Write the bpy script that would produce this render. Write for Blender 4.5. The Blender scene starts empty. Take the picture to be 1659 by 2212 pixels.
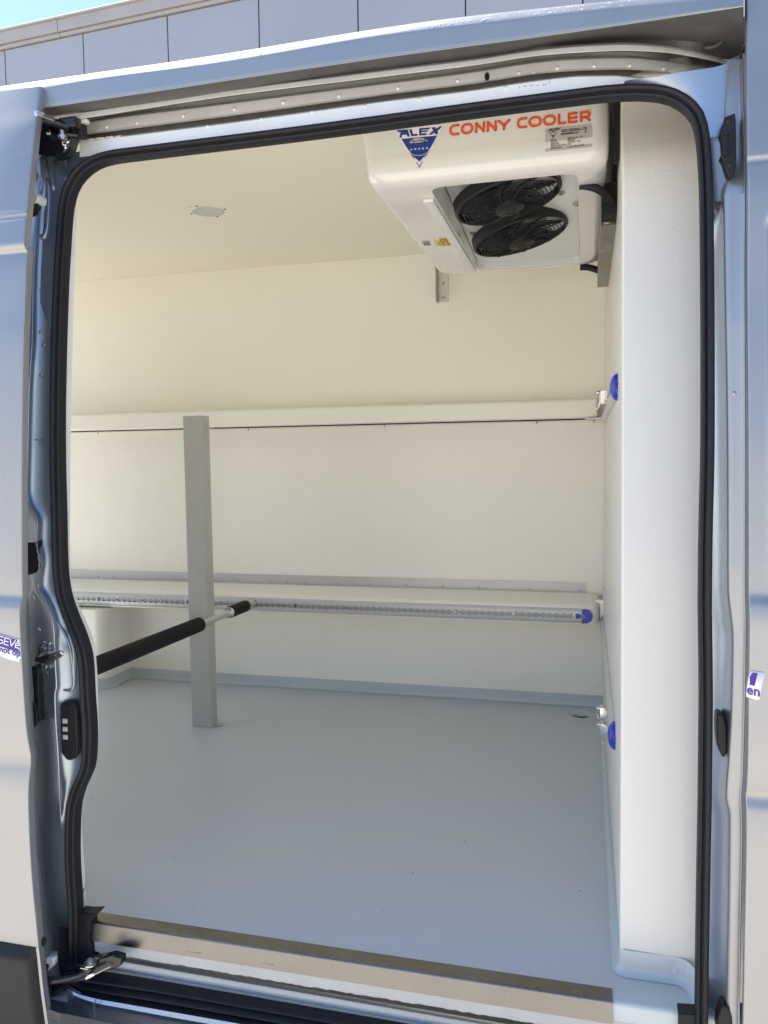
import bpy, bmesh, math, random
from mathutils import Vector, Matrix
random.seed(4)
sc = bpy.context.scene
COL = sc.collection

# ---------------------------------------------------------------- camera
CAMP = Vector((-0.0642, -1.45, 0.9865))
CR = Vector((0.9683962, 0.2490577, -0.0133811))
CU = Vector((-0.0039539, 0.0689723, 0.9976107))
CF = Vector((-0.2493855, 0.9660296, -0.0677773))
FL = 1700.0
W2, H2 = 829.5, 1106.0
cam = bpy.data.cameras.new('camera'); camo = bpy.data.objects.new('camera', cam); COL.objects.link(camo)
cam.sensor_fit = 'HORIZONTAL'; cam.sensor_width = 36; cam.lens = 36 * FL / 1659
cam.clip_start = 0.02; cam.clip_end = 2000
m = Matrix((CR, CU, -CF)).transposed().to_4x4(); m.translation = CAMP
camo.matrix_world = m
sc.camera = camo

# ---------------------------------------------------------------- light
SUN_EL, SUN_AZ = 60, -74          # azimuth from +Y (behind the van) towards +X
w = bpy.data.worlds.new('World'); sc.world = w; w.use_nodes = True
nt = w.node_tree; nt.nodes.clear()
sky = nt.nodes.new('ShaderNodeTexSky'); sky.sky_type = 'NISHITA'; sky.sun_disc = False
sky.sun_elevation = math.radians(SUN_EL); sky.sun_rotation = math.radians(SUN_AZ)
sky.air_density = 1.0; sky.dust_density = 0.15; sky.ozone_density = 1.6
bg = nt.nodes.new('ShaderNodeBackground'); bg.inputs[1].default_value = 0.11
wo = nt.nodes.new('ShaderNodeOutputWorld')
nt.links.new(sky.outputs[0], bg.inputs[0]); nt.links.new(bg.outputs[0], wo.inputs[0])
sd = bpy.data.lights.new('sun', 'SUN'); sd.energy = 5.0; sd.angle = math.radians(0.5); sd.color = (1, .95, .87)
so = bpy.data.objects.new('sun', sd); COL.objects.link(so)
el, az = math.radians(SUN_EL), math.radians(SUN_AZ)
sdir = Vector((math.sin(az) * math.cos(el), math.cos(az) * math.cos(el), math.sin(el)))
so.rotation_euler = sdir.to_track_quat('Z', 'Y').to_euler()
sc.view_settings.view_transform = 'Standard'; sc.view_settings.look = 'None'
sc.view_settings.exposure = 1.50; sc.view_settings.gamma = 1
sc.view_settings.use_curve_mapping = False
try:
    sc.cycles.max_bounces = 14; sc.cycles.diffuse_bounces = 8; sc.cycles.glossy_bounces = 5
except Exception: pass

# ---------------------------------------------------------------- measuring helpers (points on real planes of the van)
def ray(u, v): return CR * ((u - W2) / FL) - CU * ((v - H2) / FL) + CF
def PY(u, v, y): d = ray(u, v); return CAMP + d * ((y - CAMP.y) / d.y)
def PZ(u, v, z): d = ray(u, v); return CAMP + d * ((z - CAMP.z) / d.z)
def PX(u, v, x): d = ray(u, v); return CAMP + d * ((x - CAMP.x) / d.x)
def lerp_tab(tab, x):
    if x <= tab[0][0]: return tab[0][1]
    for (a, b), (c, d) in zip(tab, tab[1:]):
        if x <= c: return b + (d - b) * (x - a) / (c - a)
    return tab[-1][1]
YS = [(-.3, -.035), (0, -.05), (.4, -.06), (.8, -.05), (1.2, -.015), (1.6, .04), (1.9, .09)]
def PS(u, v, off=0.0):            # point on the curved side plane of the van (off > 0: deeper into the van)
    y = 0.0
    for _ in range(5):
        p = PY(u, v, y + off); y = lerp_tab(YS, p.z)
    return PY(u, v, y + off)

# ---------------------------------------------------------------- materials
def mat(name, col, rough=.5, metal=0, coat=0, bump=None, spec=.5, var=None, emis=None):
    """bump = (scale, strength, distance, detail); var = (scale, amount)"""
    m = bpy.data.materials.new(name); m.use_nodes = True
    n = m.node_tree.nodes; l = m.node_tree.links; b = n['Principled BSDF']
    b.inputs['Base Color'].default_value = (*col, 1); b.inputs['Roughness'].default_value = rough
    b.inputs['Metallic'].default_value = metal; b.inputs['Specular IOR Level'].default_value = spec
    b.inputs['Coat Weight'].default_value = coat; b.inputs['Coat Roughness'].default_value = .06
    tc = n.new('ShaderNodeTexCoord')
    if var:
        t = n.new('ShaderNodeTexNoise'); t.inputs['Scale'].default_value = var[0]; t.inputs['Detail'].default_value = 5
        l.new(tc.outputs['Object'], t.inputs['Vector'])
        r = n.new('ShaderNodeMapRange'); r.inputs['From Min'].default_value = .3; r.inputs['From Max'].default_value = .7
        r.inputs['To Min'].default_value = 1 - var[1]; r.inputs['To Max'].default_value = 1 + var[1]
        l.new(t.outputs['Fac'], r.inputs['Value'])
        x = n.new('ShaderNodeVectorMath'); x.operation = 'SCALE'; x.inputs[0].default_value = col
        l.new(r.outputs[0], x.inputs['Scale']); l.new(x.outputs[0], b.inputs['Base Color'])
        q = n.new('ShaderNodeMapRange'); q.inputs['From Min'].default_value = .3; q.inputs['From Max'].default_value = .7
        q.inputs['To Min'].default_value = max(.02, rough - .06); q.inputs['To Max'].default_value = rough + .06
        l.new(t.outputs['Fac'], q.inputs['Value']); l.new(q.outputs[0], b.inputs['Roughness'])
    if bump:
        t = n.new('ShaderNodeTexNoise'); t.inputs['Scale'].default_value = bump[0]; t.inputs['Detail'].default_value = bump[3]
        l.new(tc.outputs['Object'], t.inputs['Vector'])
        bp = n.new('ShaderNodeBump'); bp.inputs['Strength'].default_value = bump[1]; bp.inputs['Distance'].default_value = bump[2]
        l.new(t.outputs['Fac'], bp.inputs['Height']); l.new(bp.outputs[0], b.inputs['Normal'])
    return m
M = {}
M['silver'] = mat('silver_paint', (.35, .355, .37), .42, .8, .15, var=(3, .015))
M['jamb'] = mat('silver_paint_blue_shade', (.38, .43, .51), .34, .8, .4, var=(3, .015))  # silver body paint with shade and blue skylight mixed into the colour
M['silver_gloss'] = mat('silver_paint_sill', (.46, .48, .52), .26, .9, .3, var=(4, .02))
M['silver_dull'] = mat('silver_primer_paint', (.46, .48, .50), .42, .6, .1, var=(9, .03))
M['track'] = mat('painted_track', (.76, .76, .77), .38, .3, .15, var=(14, .04))
M['shade_and_grit'] = mat('channel_shade_and_grit', (.20, .195, .185), .4, .3, 0, var=(25, .15))  # dark tone paints shade into the track channels; also colours grit and scuffs
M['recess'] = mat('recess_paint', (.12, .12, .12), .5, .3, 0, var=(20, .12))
M['grp'] = mat('white_gelcoat', (.92, .88, .775), .34, 0, .15, bump=(120, .6, .0020, 3), var=(1.3, .02))
M['grp_white_dimmed'] = mat('white_gelcoat_dimmed', (.71, .685, .64), .38, 0, .1, bump=(210, .5, .0010, 3), var=(5, .012))  # same white gelcoat darkened, offsetting the stronger light at the opening
M['ceil'] = mat('ceiling_gelcoat', (.81, .76, .64), .42, 0, .1, bump=(150, .3, .0008, 2), var=(3, .012))
M['floor'] = mat('grey_floor_coating', (.555, .575, .575), .36, 0, 0, bump=(150, .6, .0012, 2), var=(210, .045))
M['coving'] = mat('grey_coving_coating', (.55, .575, .57), .33, 0, .1, bump=(60, .3, .0010, 2), var=(8, .02))
M['alu'] = mat('anodised_aluminium', (.50, .495, .45), .42, .15, 0, var=(30, .03))
M['alu_pale'] = mat('pale_aluminium', (.60, .59, .57), .4, .25, 0)
M['slot'] = mat('shaded_slot_channel', (.42, .42, .40), .5, .5, 0)  # rail metal darkened, so the slot shade sits in the colour
M['alu_light'] = mat('bare_aluminium', (.62, .62, .60), .33, .9, 0, var=(40, .03))
M['steel'] = mat('brushed_steel', (.215, .208, .202), .30, 1, 0, bump=(26, .16, .0012, 3), var=(9, .10))
M['zinc'] = mat('zinc_plate', (.5, .5, .5), .28, 1, 0)
M['chrome'] = mat('polished_steel', (.72, .70, .68), .12, 1, 0)
M['foam'] = mat('raw_insulation_edge', (.50, .50, .49), .6, 0, 0, bump=(300, .6, .0012, 3), var=(22, .06))
M['rubber'] = mat('black_rubber', (.011, .011, .015), .5, 0, 0, spec=.3, bump=(600, .2, .0003, 2))
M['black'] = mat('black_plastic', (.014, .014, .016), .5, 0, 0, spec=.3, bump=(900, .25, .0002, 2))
M['blackfoam'] = mat('black_foam_sleeve', (.013, .013, .013), .75, 0, 0, spec=.25, bump=(420, .5, .0006, 3))
M['grease'] = mat('greasy_black_steel', (.012, .013, .017), .25, .3, .2, bump=(120, .4, .001, 3))
M['blue'] = mat('blue_plastic', (.010, .035, .42), .30, 0, .1)
M['gloss_white'] = mat('gloss_white_plastic', (.66, .655, .63), .10, 0, .7, bump=(9, .05, .004, 1))
M['matt_white'] = mat('white_plastic', (.66, .67, .64), .25, 0, .2)
M['deck_white'] = mat('deck_sheet', (.68, .69, .68), .3, .1, 0)
M['grey_metal'] = mat('grey_fan_deck', (.42, .45, .46), .34, .2, 0)
M['orange'] = mat('orange_vinyl', (.72, .075, .008), .35)
M['navy'] = mat('navy_vinyl', (.010, .030, .23), .3)
M['label_white'] = mat('white_vinyl', (.76, .75, .73), .3)
M['label_grey'] = mat('silver_label', (.47, .455, .43), .35, .2)
M['ink'] = mat('black_ink', (.02, .02, .02), .5)
M['yellow'] = mat('yellow_vinyl', (.72, .50, .03), .4)
M['purple'] = mat('purple_vinyl', (.045, .010, .25), .35)
M['sticker'] = mat('sticker_white', (.80, .80, .85), .35)
M['lens'] = mat('frosted_lens', (.50, .49, .44), .35)
M['hole'] = mat('dark_cavity', (.008, .008, .008), .9)
M['sealant'] = mat('clear_sealant', (.50, .50, .48), .18, .2, .6, bump=(140, 1, .003, 3))
M['facade'] = mat('facade_panel', (.31, .315, .355), .5, .25, 0, bump=(1.6, .12, .03, 2), var=(.45, .05))
M['coping'] = mat('facade_coping', (.36, .33, .32), .5, .3, 0, var=(3, .04))
M['joint'] = mat('facade_joint', (.06, .065, .08), .8)
M['ground'] = mat('concrete_paving', (.49, .45, .385), .85, 0, 0, bump=(30, .3, .01, 6), var=(.7, .10))
M['nylon'] = mat('cream_nylon', (.62, .60, .48), .4)

# ---------------------------------------------------------------- mesh helpers
def link(name, me, mt, parent=None, smooth=True, solid=0, bevel=0, auto=None):
    o = bpy.data.objects.new(name, me); COL.objects.link(o)
    if mt is not None: me.materials.append(mt if not isinstance(mt, str) else M[mt])
    if smooth:
        for p in me.polygons: p.use_smooth = True
    if auto is not None:
        try: me.set_sharp_from_angle(angle=math.radians(auto))
        except Exception: pass
    if bevel:
        b = o.modifiers.new('bevel', 'BEVEL'); b.width = bevel; b.segments = 3; b.limit_method = 'ANGLE'; b.angle_limit = math.radians(35)
    if solid:
        s = o.modifiers.new('thickness', 'SOLIDIFY'); s.thickness = solid; s.offset = -1
    if smooth and (auto is None or auto < 100):
        wn = o.modifiers.new('weighted', 'WEIGHTED_NORMAL'); wn.keep_sharp = True; wn.weight = 100
    if parent: o.parent = parent
    return o
def from_bm(name, bm, mt, parent=None, smooth=True, auto=35, normals=True, **k):
    if normals: bmesh.ops.recalc_face_normals(bm, faces=bm.faces)
    me = bpy.data.meshes.new(name); bm.to_mesh(me); bm.free()
    return link(name, me, mt, parent, smooth, auto=auto, **k)
def tag(o, label=None, cat=None, group=None, kind=None):
    if label: o['label'] = label
    if cat: o['category'] = cat
    if group: o['group'] = group
    if kind: o['kind'] = kind
    return o
def thing(name, label, cat, loc=(0, 0, 0), group=None):
    o = bpy.data.objects.new(name, None); COL.objects.link(o); o.empty_display_size = .05
    tag(o, label, cat, group); return o
def box(bm, x0, x1, y0, y1, z0, z1, r=0, seg=3):
    v = [bm.verts.new((x, y, z)) for z in (z0, z1) for y in (y0, y1) for x in (x0, x1)]
    fs = [bm.faces.new([v[i] for i in q]) for q in ((0, 2, 3, 1), (4, 5, 7, 6), (0, 1, 5, 4), (2, 6, 7, 3), (0, 4, 6, 2), (1, 3, 7, 5))]
    if r:
        es = list({e for f in fs for e in f.edges})
        bmesh.ops.bevel(bm, geom=es, offset=r, segments=seg, profile=.5, affect='EDGES')
def cyl(bm, p, q, r, r2=None, n=20, cap=True):
    p, q = Vector(p), Vector(q); r2 = r if r2 is None else r2
    d = (q - p).normalized(); a = d.orthogonal().normalized(); b = d.cross(a)
    A = [bm.verts.new(p + (a * math.cos(t) + b * math.sin(t)) * r) for t in [2 * math.pi * i / n for i in range(n)]]
    B = [bm.verts.new(q + (a * math.cos(t) + b * math.sin(t)) * r2) for t in [2 * math.pi * i / n for i in range(n)]]
    for i in range(n): bm.faces.new((A[i], A[(i + 1) % n], B[(i + 1) % n], B[i]))
    if cap: bm.faces.new(A[::-1]); bm.faces.new(B)
def tube(bm, pts, r, n=10, closed=False, flat=None):
    pts = [Vector(p) for p in pts]; N = len(pts); rings = []
    up = None
    for i, p in enumerate(pts):
        a = pts[(i - 1) % N] if (closed or i) else p; c = pts[(i + 1) % N] if (closed or i < N - 1) else p
        t = (c - a).normalized()
        if up is None: up = t.orthogonal().normalized()
        up = (up - t * up.dot(t)).normalized(); s = t.cross(up)
        rr = r[i] if isinstance(r, (list, tuple)) else r
        rings.append([bm.verts.new(p + (up * math.cos(2 * math.pi * k / n) + s * math.sin(2 * math.pi * k / n)) * rr) for k in range(n)])
    for i in range(N if closed else N - 1):
        A, B = rings[i], rings[(i + 1) % N]
        for k in range(n): bm.faces.new((A[k], A[(k + 1) % n], B[(k + 1) % n], B[k]))
    if not closed: bm.faces.new(rings[0][::-1]); bm.faces.new(rings[-1])
def dome(bm, c, nrm, r, h, n=14, k=4):
    """low rounded button on a surface"""
    c, nrm = Vector(c), Vector(nrm).normalized(); a = nrm.orthogonal().normalized(); b = nrm.cross(a); prev = None
    for j in range(k):
        t = j / k * math.pi / 2; rr = r * math.cos(t); hh = h * math.sin(t)
        ring = [bm.verts.new(c + nrm * hh + (a * math.cos(2 * math.pi * i / n) + b * math.sin(2 * math.pi * i / n)) * rr) for i in range(n)]
        if prev:
            for i in range(n): bm.faces.new((prev[i], prev[(i + 1) % n], ring[(i + 1) % n], ring[i]))
        prev = ring
    tp = bm.verts.new(c + nrm * h)
    for i in range(n): bm.faces.new((prev[i], prev[(i + 1) % n], tp))
def torus(bm, c, nrm, R, r, n=32, k=8, arc=(0, 2 * math.pi), e=None):
    c, nrm = Vector(c), Vector(nrm).normalized(); a = e or nrm.orthogonal().normalized(); b = nrm.cross(a)
    full = abs(arc[1] - arc[0] - 2 * math.pi) < 1e-4; N = n if full else n + 1
    tube(bm, [c + (a * math.cos(arc[0] + (arc[1] - arc[0]) * i / n) + b * math.sin(arc[0] + (arc[1] - arc[0]) * i / n)) * R for i in range(N)], r, k, full)
def cr(pts, N):
    """Catmull-Rom resample, roughly even in arc length"""
    P = [Vector(p) for p in pts]; P = [P[0] * 2 - P[1]] + P + [P[-1] * 2 - P[-2]]; out = []
    for i in range(1, len(P) - 2):
        p0, p1, p2, p3 = P[i - 1:i + 3]
        for k in range(24):
            t = k / 24
            out.append(.5 * ((2 * p1) + (p2 - p0) * t + (2 * p0 - 5 * p1 + 4 * p2 - p3) * t * t + (3 * p1 - p0 - 3 * p2 + p3) * t ** 3))
    out.append(P[-2]); L = [0]
    for a, b in zip(out, out[1:]): L.append(L[-1] + (b - a).length)
    res = []; j = 0
    for k in range(N):
        s = L[-1] * k / (N - 1)
        while j < len(L) - 2 and L[j + 1] < s: j += 1
        f = (s - L[j]) / max(1e-9, L[j + 1] - L[j]); res.append(out[j].lerp(out[j + 1], min(1, f)))
    return res
def grid(bm, rows, flip=False):
    V = [[bm.verts.new(p) for p in r] for r in rows]
    for A, B in zip(V, V[1:]):
        for i in range(len(A) - 1):
            f = (A[i], A[i + 1], B[i + 1], B[i]); bm.faces.new(f[::-1] if flip else f)
    return V
def interp(tab, x, k=1):
    return lerp_tab([(t[0], t[k]) for t in tab], x)
_pc = {}
def curve_v(tab, v):
    """monotone cubic u(v) through a traced (u, v) table"""
    key = id(tab) if False else tuple(tab)
    if key not in _pc:
        t = sorted({b: a for a, b in tab}.items()); n = len(t)
        d = [(t[i + 1][1] - t[i][1]) / (t[i + 1][0] - t[i][0]) for i in range(n - 1)]
        m_ = [d[0]] + [0 if d[i - 1] * d[i] <= 0 else 2 * d[i - 1] * d[i] / (d[i - 1] + d[i]) for i in range(1, n - 1)] + [d[-1]]
        _pc[key] = (t, m_)
    t, m_ = _pc[key]; n = len(t)
    if v <= t[0][0]: return t[0][1] + m_[0] * (v - t[0][0])
    if v >= t[-1][0]: return t[-1][1] + m_[-1] * (v - t[-1][0])
    for i in range(n - 1):
        if v <= t[i + 1][0]:
            h = t[i + 1][0] - t[i][0]; f = (v - t[i][0]) / h
            return ((1 + 2 * f) * (1 - f) ** 2 * t[i][1] + f * (1 - f) ** 2 * h * m_[i] + f * f * (3 - 2 * f) * t[i + 1][1] + f * f * (f - 1) * h * m_[i + 1])
def curve_u(tab, u): return curve_v([(b, a) for a, b in tab], u)
def poly(bm, pts, thick=None, nrm=None):
    vs = [bm.verts.new(p) for p in pts]; f = bm.faces.new(vs)
    if thick:
        r = bmesh.ops.extrude_face_region(bm, geom=[f]); nv = [g for g in r['geom'] if isinstance(g, bmesh.types.BMVert)]
        bmesh.ops.translate(bm, verts=nv, vec=Vector(nrm) * thick)
    return vs
def stroke(bm, pts, wd, y, n=6, closed=False):
    """flat ribbon of even width in the X-Z plane with round ends (lettering)"""
    h = wd / 2; P = [Vector((p[0], 0, p[1])) for p in pts]; N = len(P)
    L, R = [], []
    for i, p in enumerate(P):
        a = P[(i - 1) % N] if (i or closed) else None; c = P[(i + 1) % N] if (i < N - 1 or closed) else None
        d1 = (p - a).normalized() if a is not None else (c - p).normalized(); d2 = (c - p).normalized() if c is not None else d1
        t = (d1 + d2).normalized(); s = Vector((-t.z, 0, t.x)); k = h / max(.35, s.dot(Vector((-d1.z, 0, d1.x))))
        L.append(p + s * k); R.append(p - s * k)
    vl = [bm.verts.new((q.x, y, q.z)) for q in L]; vr = [bm.verts.new((q.x, y, q.z)) for q in R]
    for i in range(N if closed else N - 1): bm.faces.new((vl[i], vr[i], vr[(i + 1) % N], vl[(i + 1) % N]))
    if not closed:
        for p, d, a, b in ((P[0], (P[0] - P[1]).normalized(), vl[0], vr[0]), (P[-1], (P[-1] - P[-2]).normalized(), vr[-1], vl[-1])):
            ang = math.atan2(d.z, d.x)
            arc = [bm.verts.new((p.x + h * math.cos(ang + t), y, p.z + h * math.sin(ang + t))) for t in [math.pi / 2 - math.pi * i / n for i in range(1, n)]]
            bm.faces.new([a] + arc + [b])
def text_bm(bm, s, org, ex, ez, size, shear=0, bold=0, squeeze=1, center=False):
    cu = bpy.data.curves.new('t', 'FONT'); cu.body = s; cu.size = size; cu.shear = shear; cu.offset = bold; cu.resolution_u = 3
    if center: cu.align_x = 'CENTER'
    o = bpy.data.objects.new('t', cu); COL.objects.link(o); bpy.context.view_layer.update()
    me = bpy.data.meshes.new_from_object(o.evaluated_get(bpy.context.evaluated_depsgraph_get()))
    org, ex, ez = Vector(org), Vector(ex), Vector(ez)
    V = [bm.verts.new(org + ex * v.co.x * squeeze + ez * v.co.y) for v in me.vertices]
    for p in me.polygons:
        try: bm.faces.new([V[i] for i in p.vertices])
        except ValueError: pass
    bpy.data.objects.remove(o); bpy.data.curves.remove(cu); bpy.data.meshes.remove(me)

# ================================================================ SETTING
GZ = -0.66
bm = bmesh.new(); poly(bm, [(-400, -400, GZ), (400, -400, GZ), (400, 400, GZ), (-400, 400, GZ)])
g = from_bm('ground', bm, 'ground'); tag(g, kind='structure')

# office / workshop building behind the van
JV = [7.65, 176.9, 359.6, 557.2, 771.9, 1005.7]
fdir = Vector((-.99821, .05986, 0)).normalized()
r0 = ray(JV[0], 1060); r5 = ray(JV[5], 1060)
FD = 9.6                                    # distance along the view ray of the first joint
P0 = CAMP + r0 * (FD / r0.y)
fn = Vector((fdir.y, -fdir.x, 0))           # towards the camera side
if fn.y > 0: fn = -fn
def onF(u, v):
    d = ray(u, v); t = (P0 - CAMP).dot(fn) / d.dot(fn); return CAMP + d * t
s_of = lambda p: (p - P0).dot(-fdir)
seams = [s_of(onF(u, 60)) for u in JV]; pw = (seams[-1] - seams[0]) / 5
ztop = onF(176, 72).z
bt = thing('building', 'grey lilac panelled building facade rising behind the van roof', 'building')
def fpt(s, z, out=0): p = P0 - fdir * s + fn * out; return Vector((p.x, p.y, z))
def fbox(bm, s0, s1, z0, z1, o0, o1, r=0):
    vs = [bm.verts.new(fpt(s, z, o)) for z in (z0, z1) for o in (o0, o1) for s in (s0, s1)]
    for q in ((0, 2, 3, 1), (4, 5, 7, 6), (0, 1, 5, 4), (2, 6, 7, 3), (0, 4, 6, 2), (1, 3, 7, 5)): bm.faces.new([vs[i] for i in q])
bm = bmesh.new(); fbox(bm, -8 * pw, 10 * pw, GZ, ztop - .02, -4, -.035); from_bm('wall', bm, 'joint', bt, smooth=False)
for k in range(-8, 10):
    for z0, z1 in ((GZ, 1.3), (1.31, ztop)):
        bm = bmesh.new(); fbox(bm, seams[0] + k * pw + .008, seams[0] + (k + 1) * pw - .008, z0, z1 - .01, -.03, 0)
        from_bm('wall_panel', bm, 'facade', bt, bevel=.004)
# coping in three stepped strips, in lengths
k0 = s_of(onF(132, 75))
for a, b in ((-8 * pw, k0 - .004), (k0 + .004, k0 + 5.9), (k0 + 5.91, 10 * pw)):
    bm = bmesh.new(); fbox(bm, a, b, ztop, ztop + .045, -.2, .035); fbox(bm, a, b, ztop + .05, ztop + .20, -.3, .07); fbox(bm, a, b, ztop + .20, ztop + .225, -.34, .10)
    from_bm('coping', bm, 'coping', bt, bevel=.004)
for k in range(0, 6):
    bm = bmesh.new(); dome(bm, fpt(seams[0] + k * pw + .03, ztop + .02, .036), fn, .012, .006, 8, 3); from_bm('rivet', bm, 'zinc', bt)

# unseen pale building added across the yard for fill light and reflections
bm = bmesh.new(); box(bm, -36, 32, -28, -24, GZ, 5.6); opp = from_bm('wall', bm, mat('added_pale_render', (.66, .61, .53), .8, bump=(20, .2, .01, 4), var=(.5, .04)), None, smooth=False)
tag(opp, 'unseen long pale building added across the yard for fill light and reflections', 'building')
# ================================================================ VAN
van = thing('van', 'silver panel van with its side door slid open, lined as a cold store', 'van')

# ---- interior linings
XL = -3.1; CZ = 1.80; YB = 1.70
def wall_grid(bm, o, a, b, na, nb):
    o, a, b = Vector(o), Vector(a), Vector(b)
    grid(bm, [[o + a * (i / na) + b * (j / nb) for i in range(na + 1)] for j in range(nb + 1)])
bm = bmesh.new(); box(bm, XL, 0, YB, YB + .05, -.05, CZ + .05); from_bm('back_wall_lining', bm, 'grp', van, smooth=False)
bm = bmesh.new(); box(bm, XL, .30, .20, YB - .001, CZ, CZ + .05); from_bm('ceiling_lining', bm, 'ceil', van, smooth=False)
# bulkhead: thick insulated partition, its end face follows the tumblehome of the side
YP = [(0, .055), (.4, .075), (.8, .10), (1.2, .15), (1.58, .21), (1.66, .29), (1.8, .31)]
bm = bmesh.new(); rows = []
zs = [-.02 + i * .06 for i in range(31)]
for z in zs:
    yf = lerp_tab(YP, z) if z > 0 else .055; R = .006; row = [Vector((0, YB - .0005, z)), Vector((0, .9, z)), Vector((0, yf + R + .05, z))]
    for k in range(5):
        t = math.pi / 2 * k / 4; row.append(Vector((R - R * math.cos(t), yf + R - R * math.sin(t), z)))
    row += [Vector((.30, yf - .01, z)), Vector((.30, YB, z))]
    rows.append(row)
grid(bm, rows); from_bm('bulkhead', bm, 'grp_white_dimmed', van, auto=50)
# wheel arch box at the rear
wc = PZ(285, 1463, 0); wb = PZ(222, 1490, 0)
def arch(bm, off, z0, z1, R=.05):
    xa = wc.x + off; yf = 1.50 - off; pts = [(xa, YB - .0007)]
    for k in range(9):
        t = math.pi / 2 * k / 8; pts.append((xa - R + R * math.cos(t), yf + R - R * math.sin(t)))
    pts.append((XL, yf)); grid(bm, [[Vector((x, y, z)) for x, y in pts] for z in (z0, z1)])
    vs = [bm.verts.new((x, y, z1)) for x, y in pts] + [bm.verts.new((XL, YB, z1))]; bm.faces.new(vs)
bm = bmesh.new(); arch(bm, 0, 0, PY(1264, 1347.5, 1.535).z - .014); from_bm('wheel_arch_box', bm, 'grp', van, auto=40)
# grey coving: low painted upstand with a rounded foot, along back wall, arch and bulkhead
def cove(pts, h=.046, t=.004, name='coving'):
    t = .0015; prof = [(0, h), (t, h - .001), (t + .0005, .016), (t + .002, .008), (t + .006, .003), (t + .012, .001)]
    bm = bmesh.new(); rows = []; N = len(pts)
    for d, z in prof:
        row = []
        for i, (x, y) in enumerate(pts):
            p = Vector((x, y)); nn = []
            if i: e = p - Vector(pts[i - 1]); nn.append(Vector((-e.y, e.x)).normalized())
            if i < N - 1: e = Vector(pts[i + 1]) - p; nn.append(Vector((-e.y, e.x)).normalized())
            s = sum(nn, Vector((0, 0))).normalized(); q = p + s * d / max(.4, s.dot(nn[0])); row.append(Vector((q.x, q.y, z)))
        rows.append(row)
    grid(bm, rows); return from_bm(name, bm, 'coving', van, auto=60)
xa = wc.x; R = .05; arcp = [(xa - R + R * math.cos(t), 1.50 + R - R * math.sin(t)) for t in [math.pi / 2 * k / 8 for k in range(9)]]
line = [(-.0005, YB)] + [(xa, YB)] + arcp + [(XL, 1.50)]
cove([(0, YB), (xa, YB)] + arcp + [(XL, 1.5)])
# bulkhead foot: grey upstand round its rounded nose
nose = [(0, YB - .03), (0, .12)] + [(.012 - .012 * math.cos(t), .067 - .012 * math.sin(t)) for t in [math.pi / 2 * k / 4 for k in range(5)]] + [(.100, .055), (.116, .050), (.127, .036), (.134, .012), (.138, -.024)]
nose = nose[::-1]
bm = bmesh.new(); rows = []
prof = [(.0005, .047), (.0012, .046), (.0018, .016), (.004, .009), (.008, .003), (.014, .001)]
for d, z in prof:
    row = []
    for i, (x, y) in enumerate(nose):
        p = Vector((x, y)); nn = []
        if i: e = p - Vector(nose[i - 1]); nn.append(Vector((-e.y, e.x)).normalized())
        if i < len(nose) - 1: e = Vector(nose[i + 1]) - p; nn.append(Vector((-e.y, e.x)).normalized())
        s = sum(nn, Vector((0, 0))).normalized(); q = p + s * d
        zz = z if y < .3 else (z if z < .015 else .012 + (z - .015) * .05)
        row.append(Vector((q.x, q.y, zz)))
    rows.append(row)
grid(bm, rows); from_bm('coving', bm, 'coving', van, auto=60)
# floor, cut round for the drain
DC = PZ(1255, 1543, 0); DR = .052
bm = bmesh.new()
outer = [(XL, -.001), (.0, -.001), (.16, -.001), (.16, .30), (0.02, .30), (0.02, YB), (XL, YB)]
def hole_floor(bm):
    n = 32; ring = [bm.verts.new((DC.x + DR * math.cos(2 * math.pi * i / n), DC.y + DR * .82 * math.sin(2 * math.pi * i / n), 0)) for i in range(n)]
    sq = []
    a = .06
    for i in range(n):
        t = 2 * math.pi * i / n; c, s = math.cos(t), math.sin(t); k = a / max(abs(c), abs(s)); sq.append(bm.verts.new((DC.x + c * k, DC.y + s * k, 0)))
    for i in range(n): bm.faces.new((ring[i], ring[(i + 1) % n], sq[(i + 1) % n], sq[i]))
    r2 = [bm.verts.new((v.co.x * .0 + DC.x + (v.co.x - DC.x) * .5, DC.y + (v.co.y - DC.y) * .5, -.015)) for v in ring]
    for i in range(n): bm.faces.new((ring[i], r2[i], r2[(i + 1) % n], ring[(i + 1) % n]))
    return a
a = hole_floor(bm)
X0, X1, Y0, Y1 = XL, .16, -.02, YB + .02
for q in (((X0, Y0), (X1, Y0), (X1, DC.y - a), (X0, DC.y - a)), ((X0, DC.y + a), (X1, DC.y + a), (X1, Y1), (X0, Y1)),
          ((X0, DC.y - a), (DC.x - a, DC.y - a), (DC.x - a, DC.y + a), (X0, DC.y + a)), ((DC.x + a, DC.y - a), (X1, DC.y - a), (X1, DC.y + a), (DC.x + a, DC.y + a))):
    bm.faces.new([bm.verts.new((x, y, 0)) for x, y in q])
bmesh.ops.remove_doubles(bm, verts=bm.verts, dist=.0001)
fl = from_bm('floor_lining', bm, 'floor', van, auto=30)
bm = bmesh.new(); cyl(bm, (DC.x, DC.y, -.016), (DC.x, DC.y, -.0145), .020, n=24); torus(bm, (DC.x, DC.y, -.013), (0, 0, 1), .027, .0015)
from_bm('drain', bm, 'hole', fl)
# subfloor skirt so no light leaks in
bm = bmesh.new(); box(bm, XL, .3, .01, YB, -.09, -.05); from_bm('subfloor', bm, 'foam', van, smooth=False)

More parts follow.
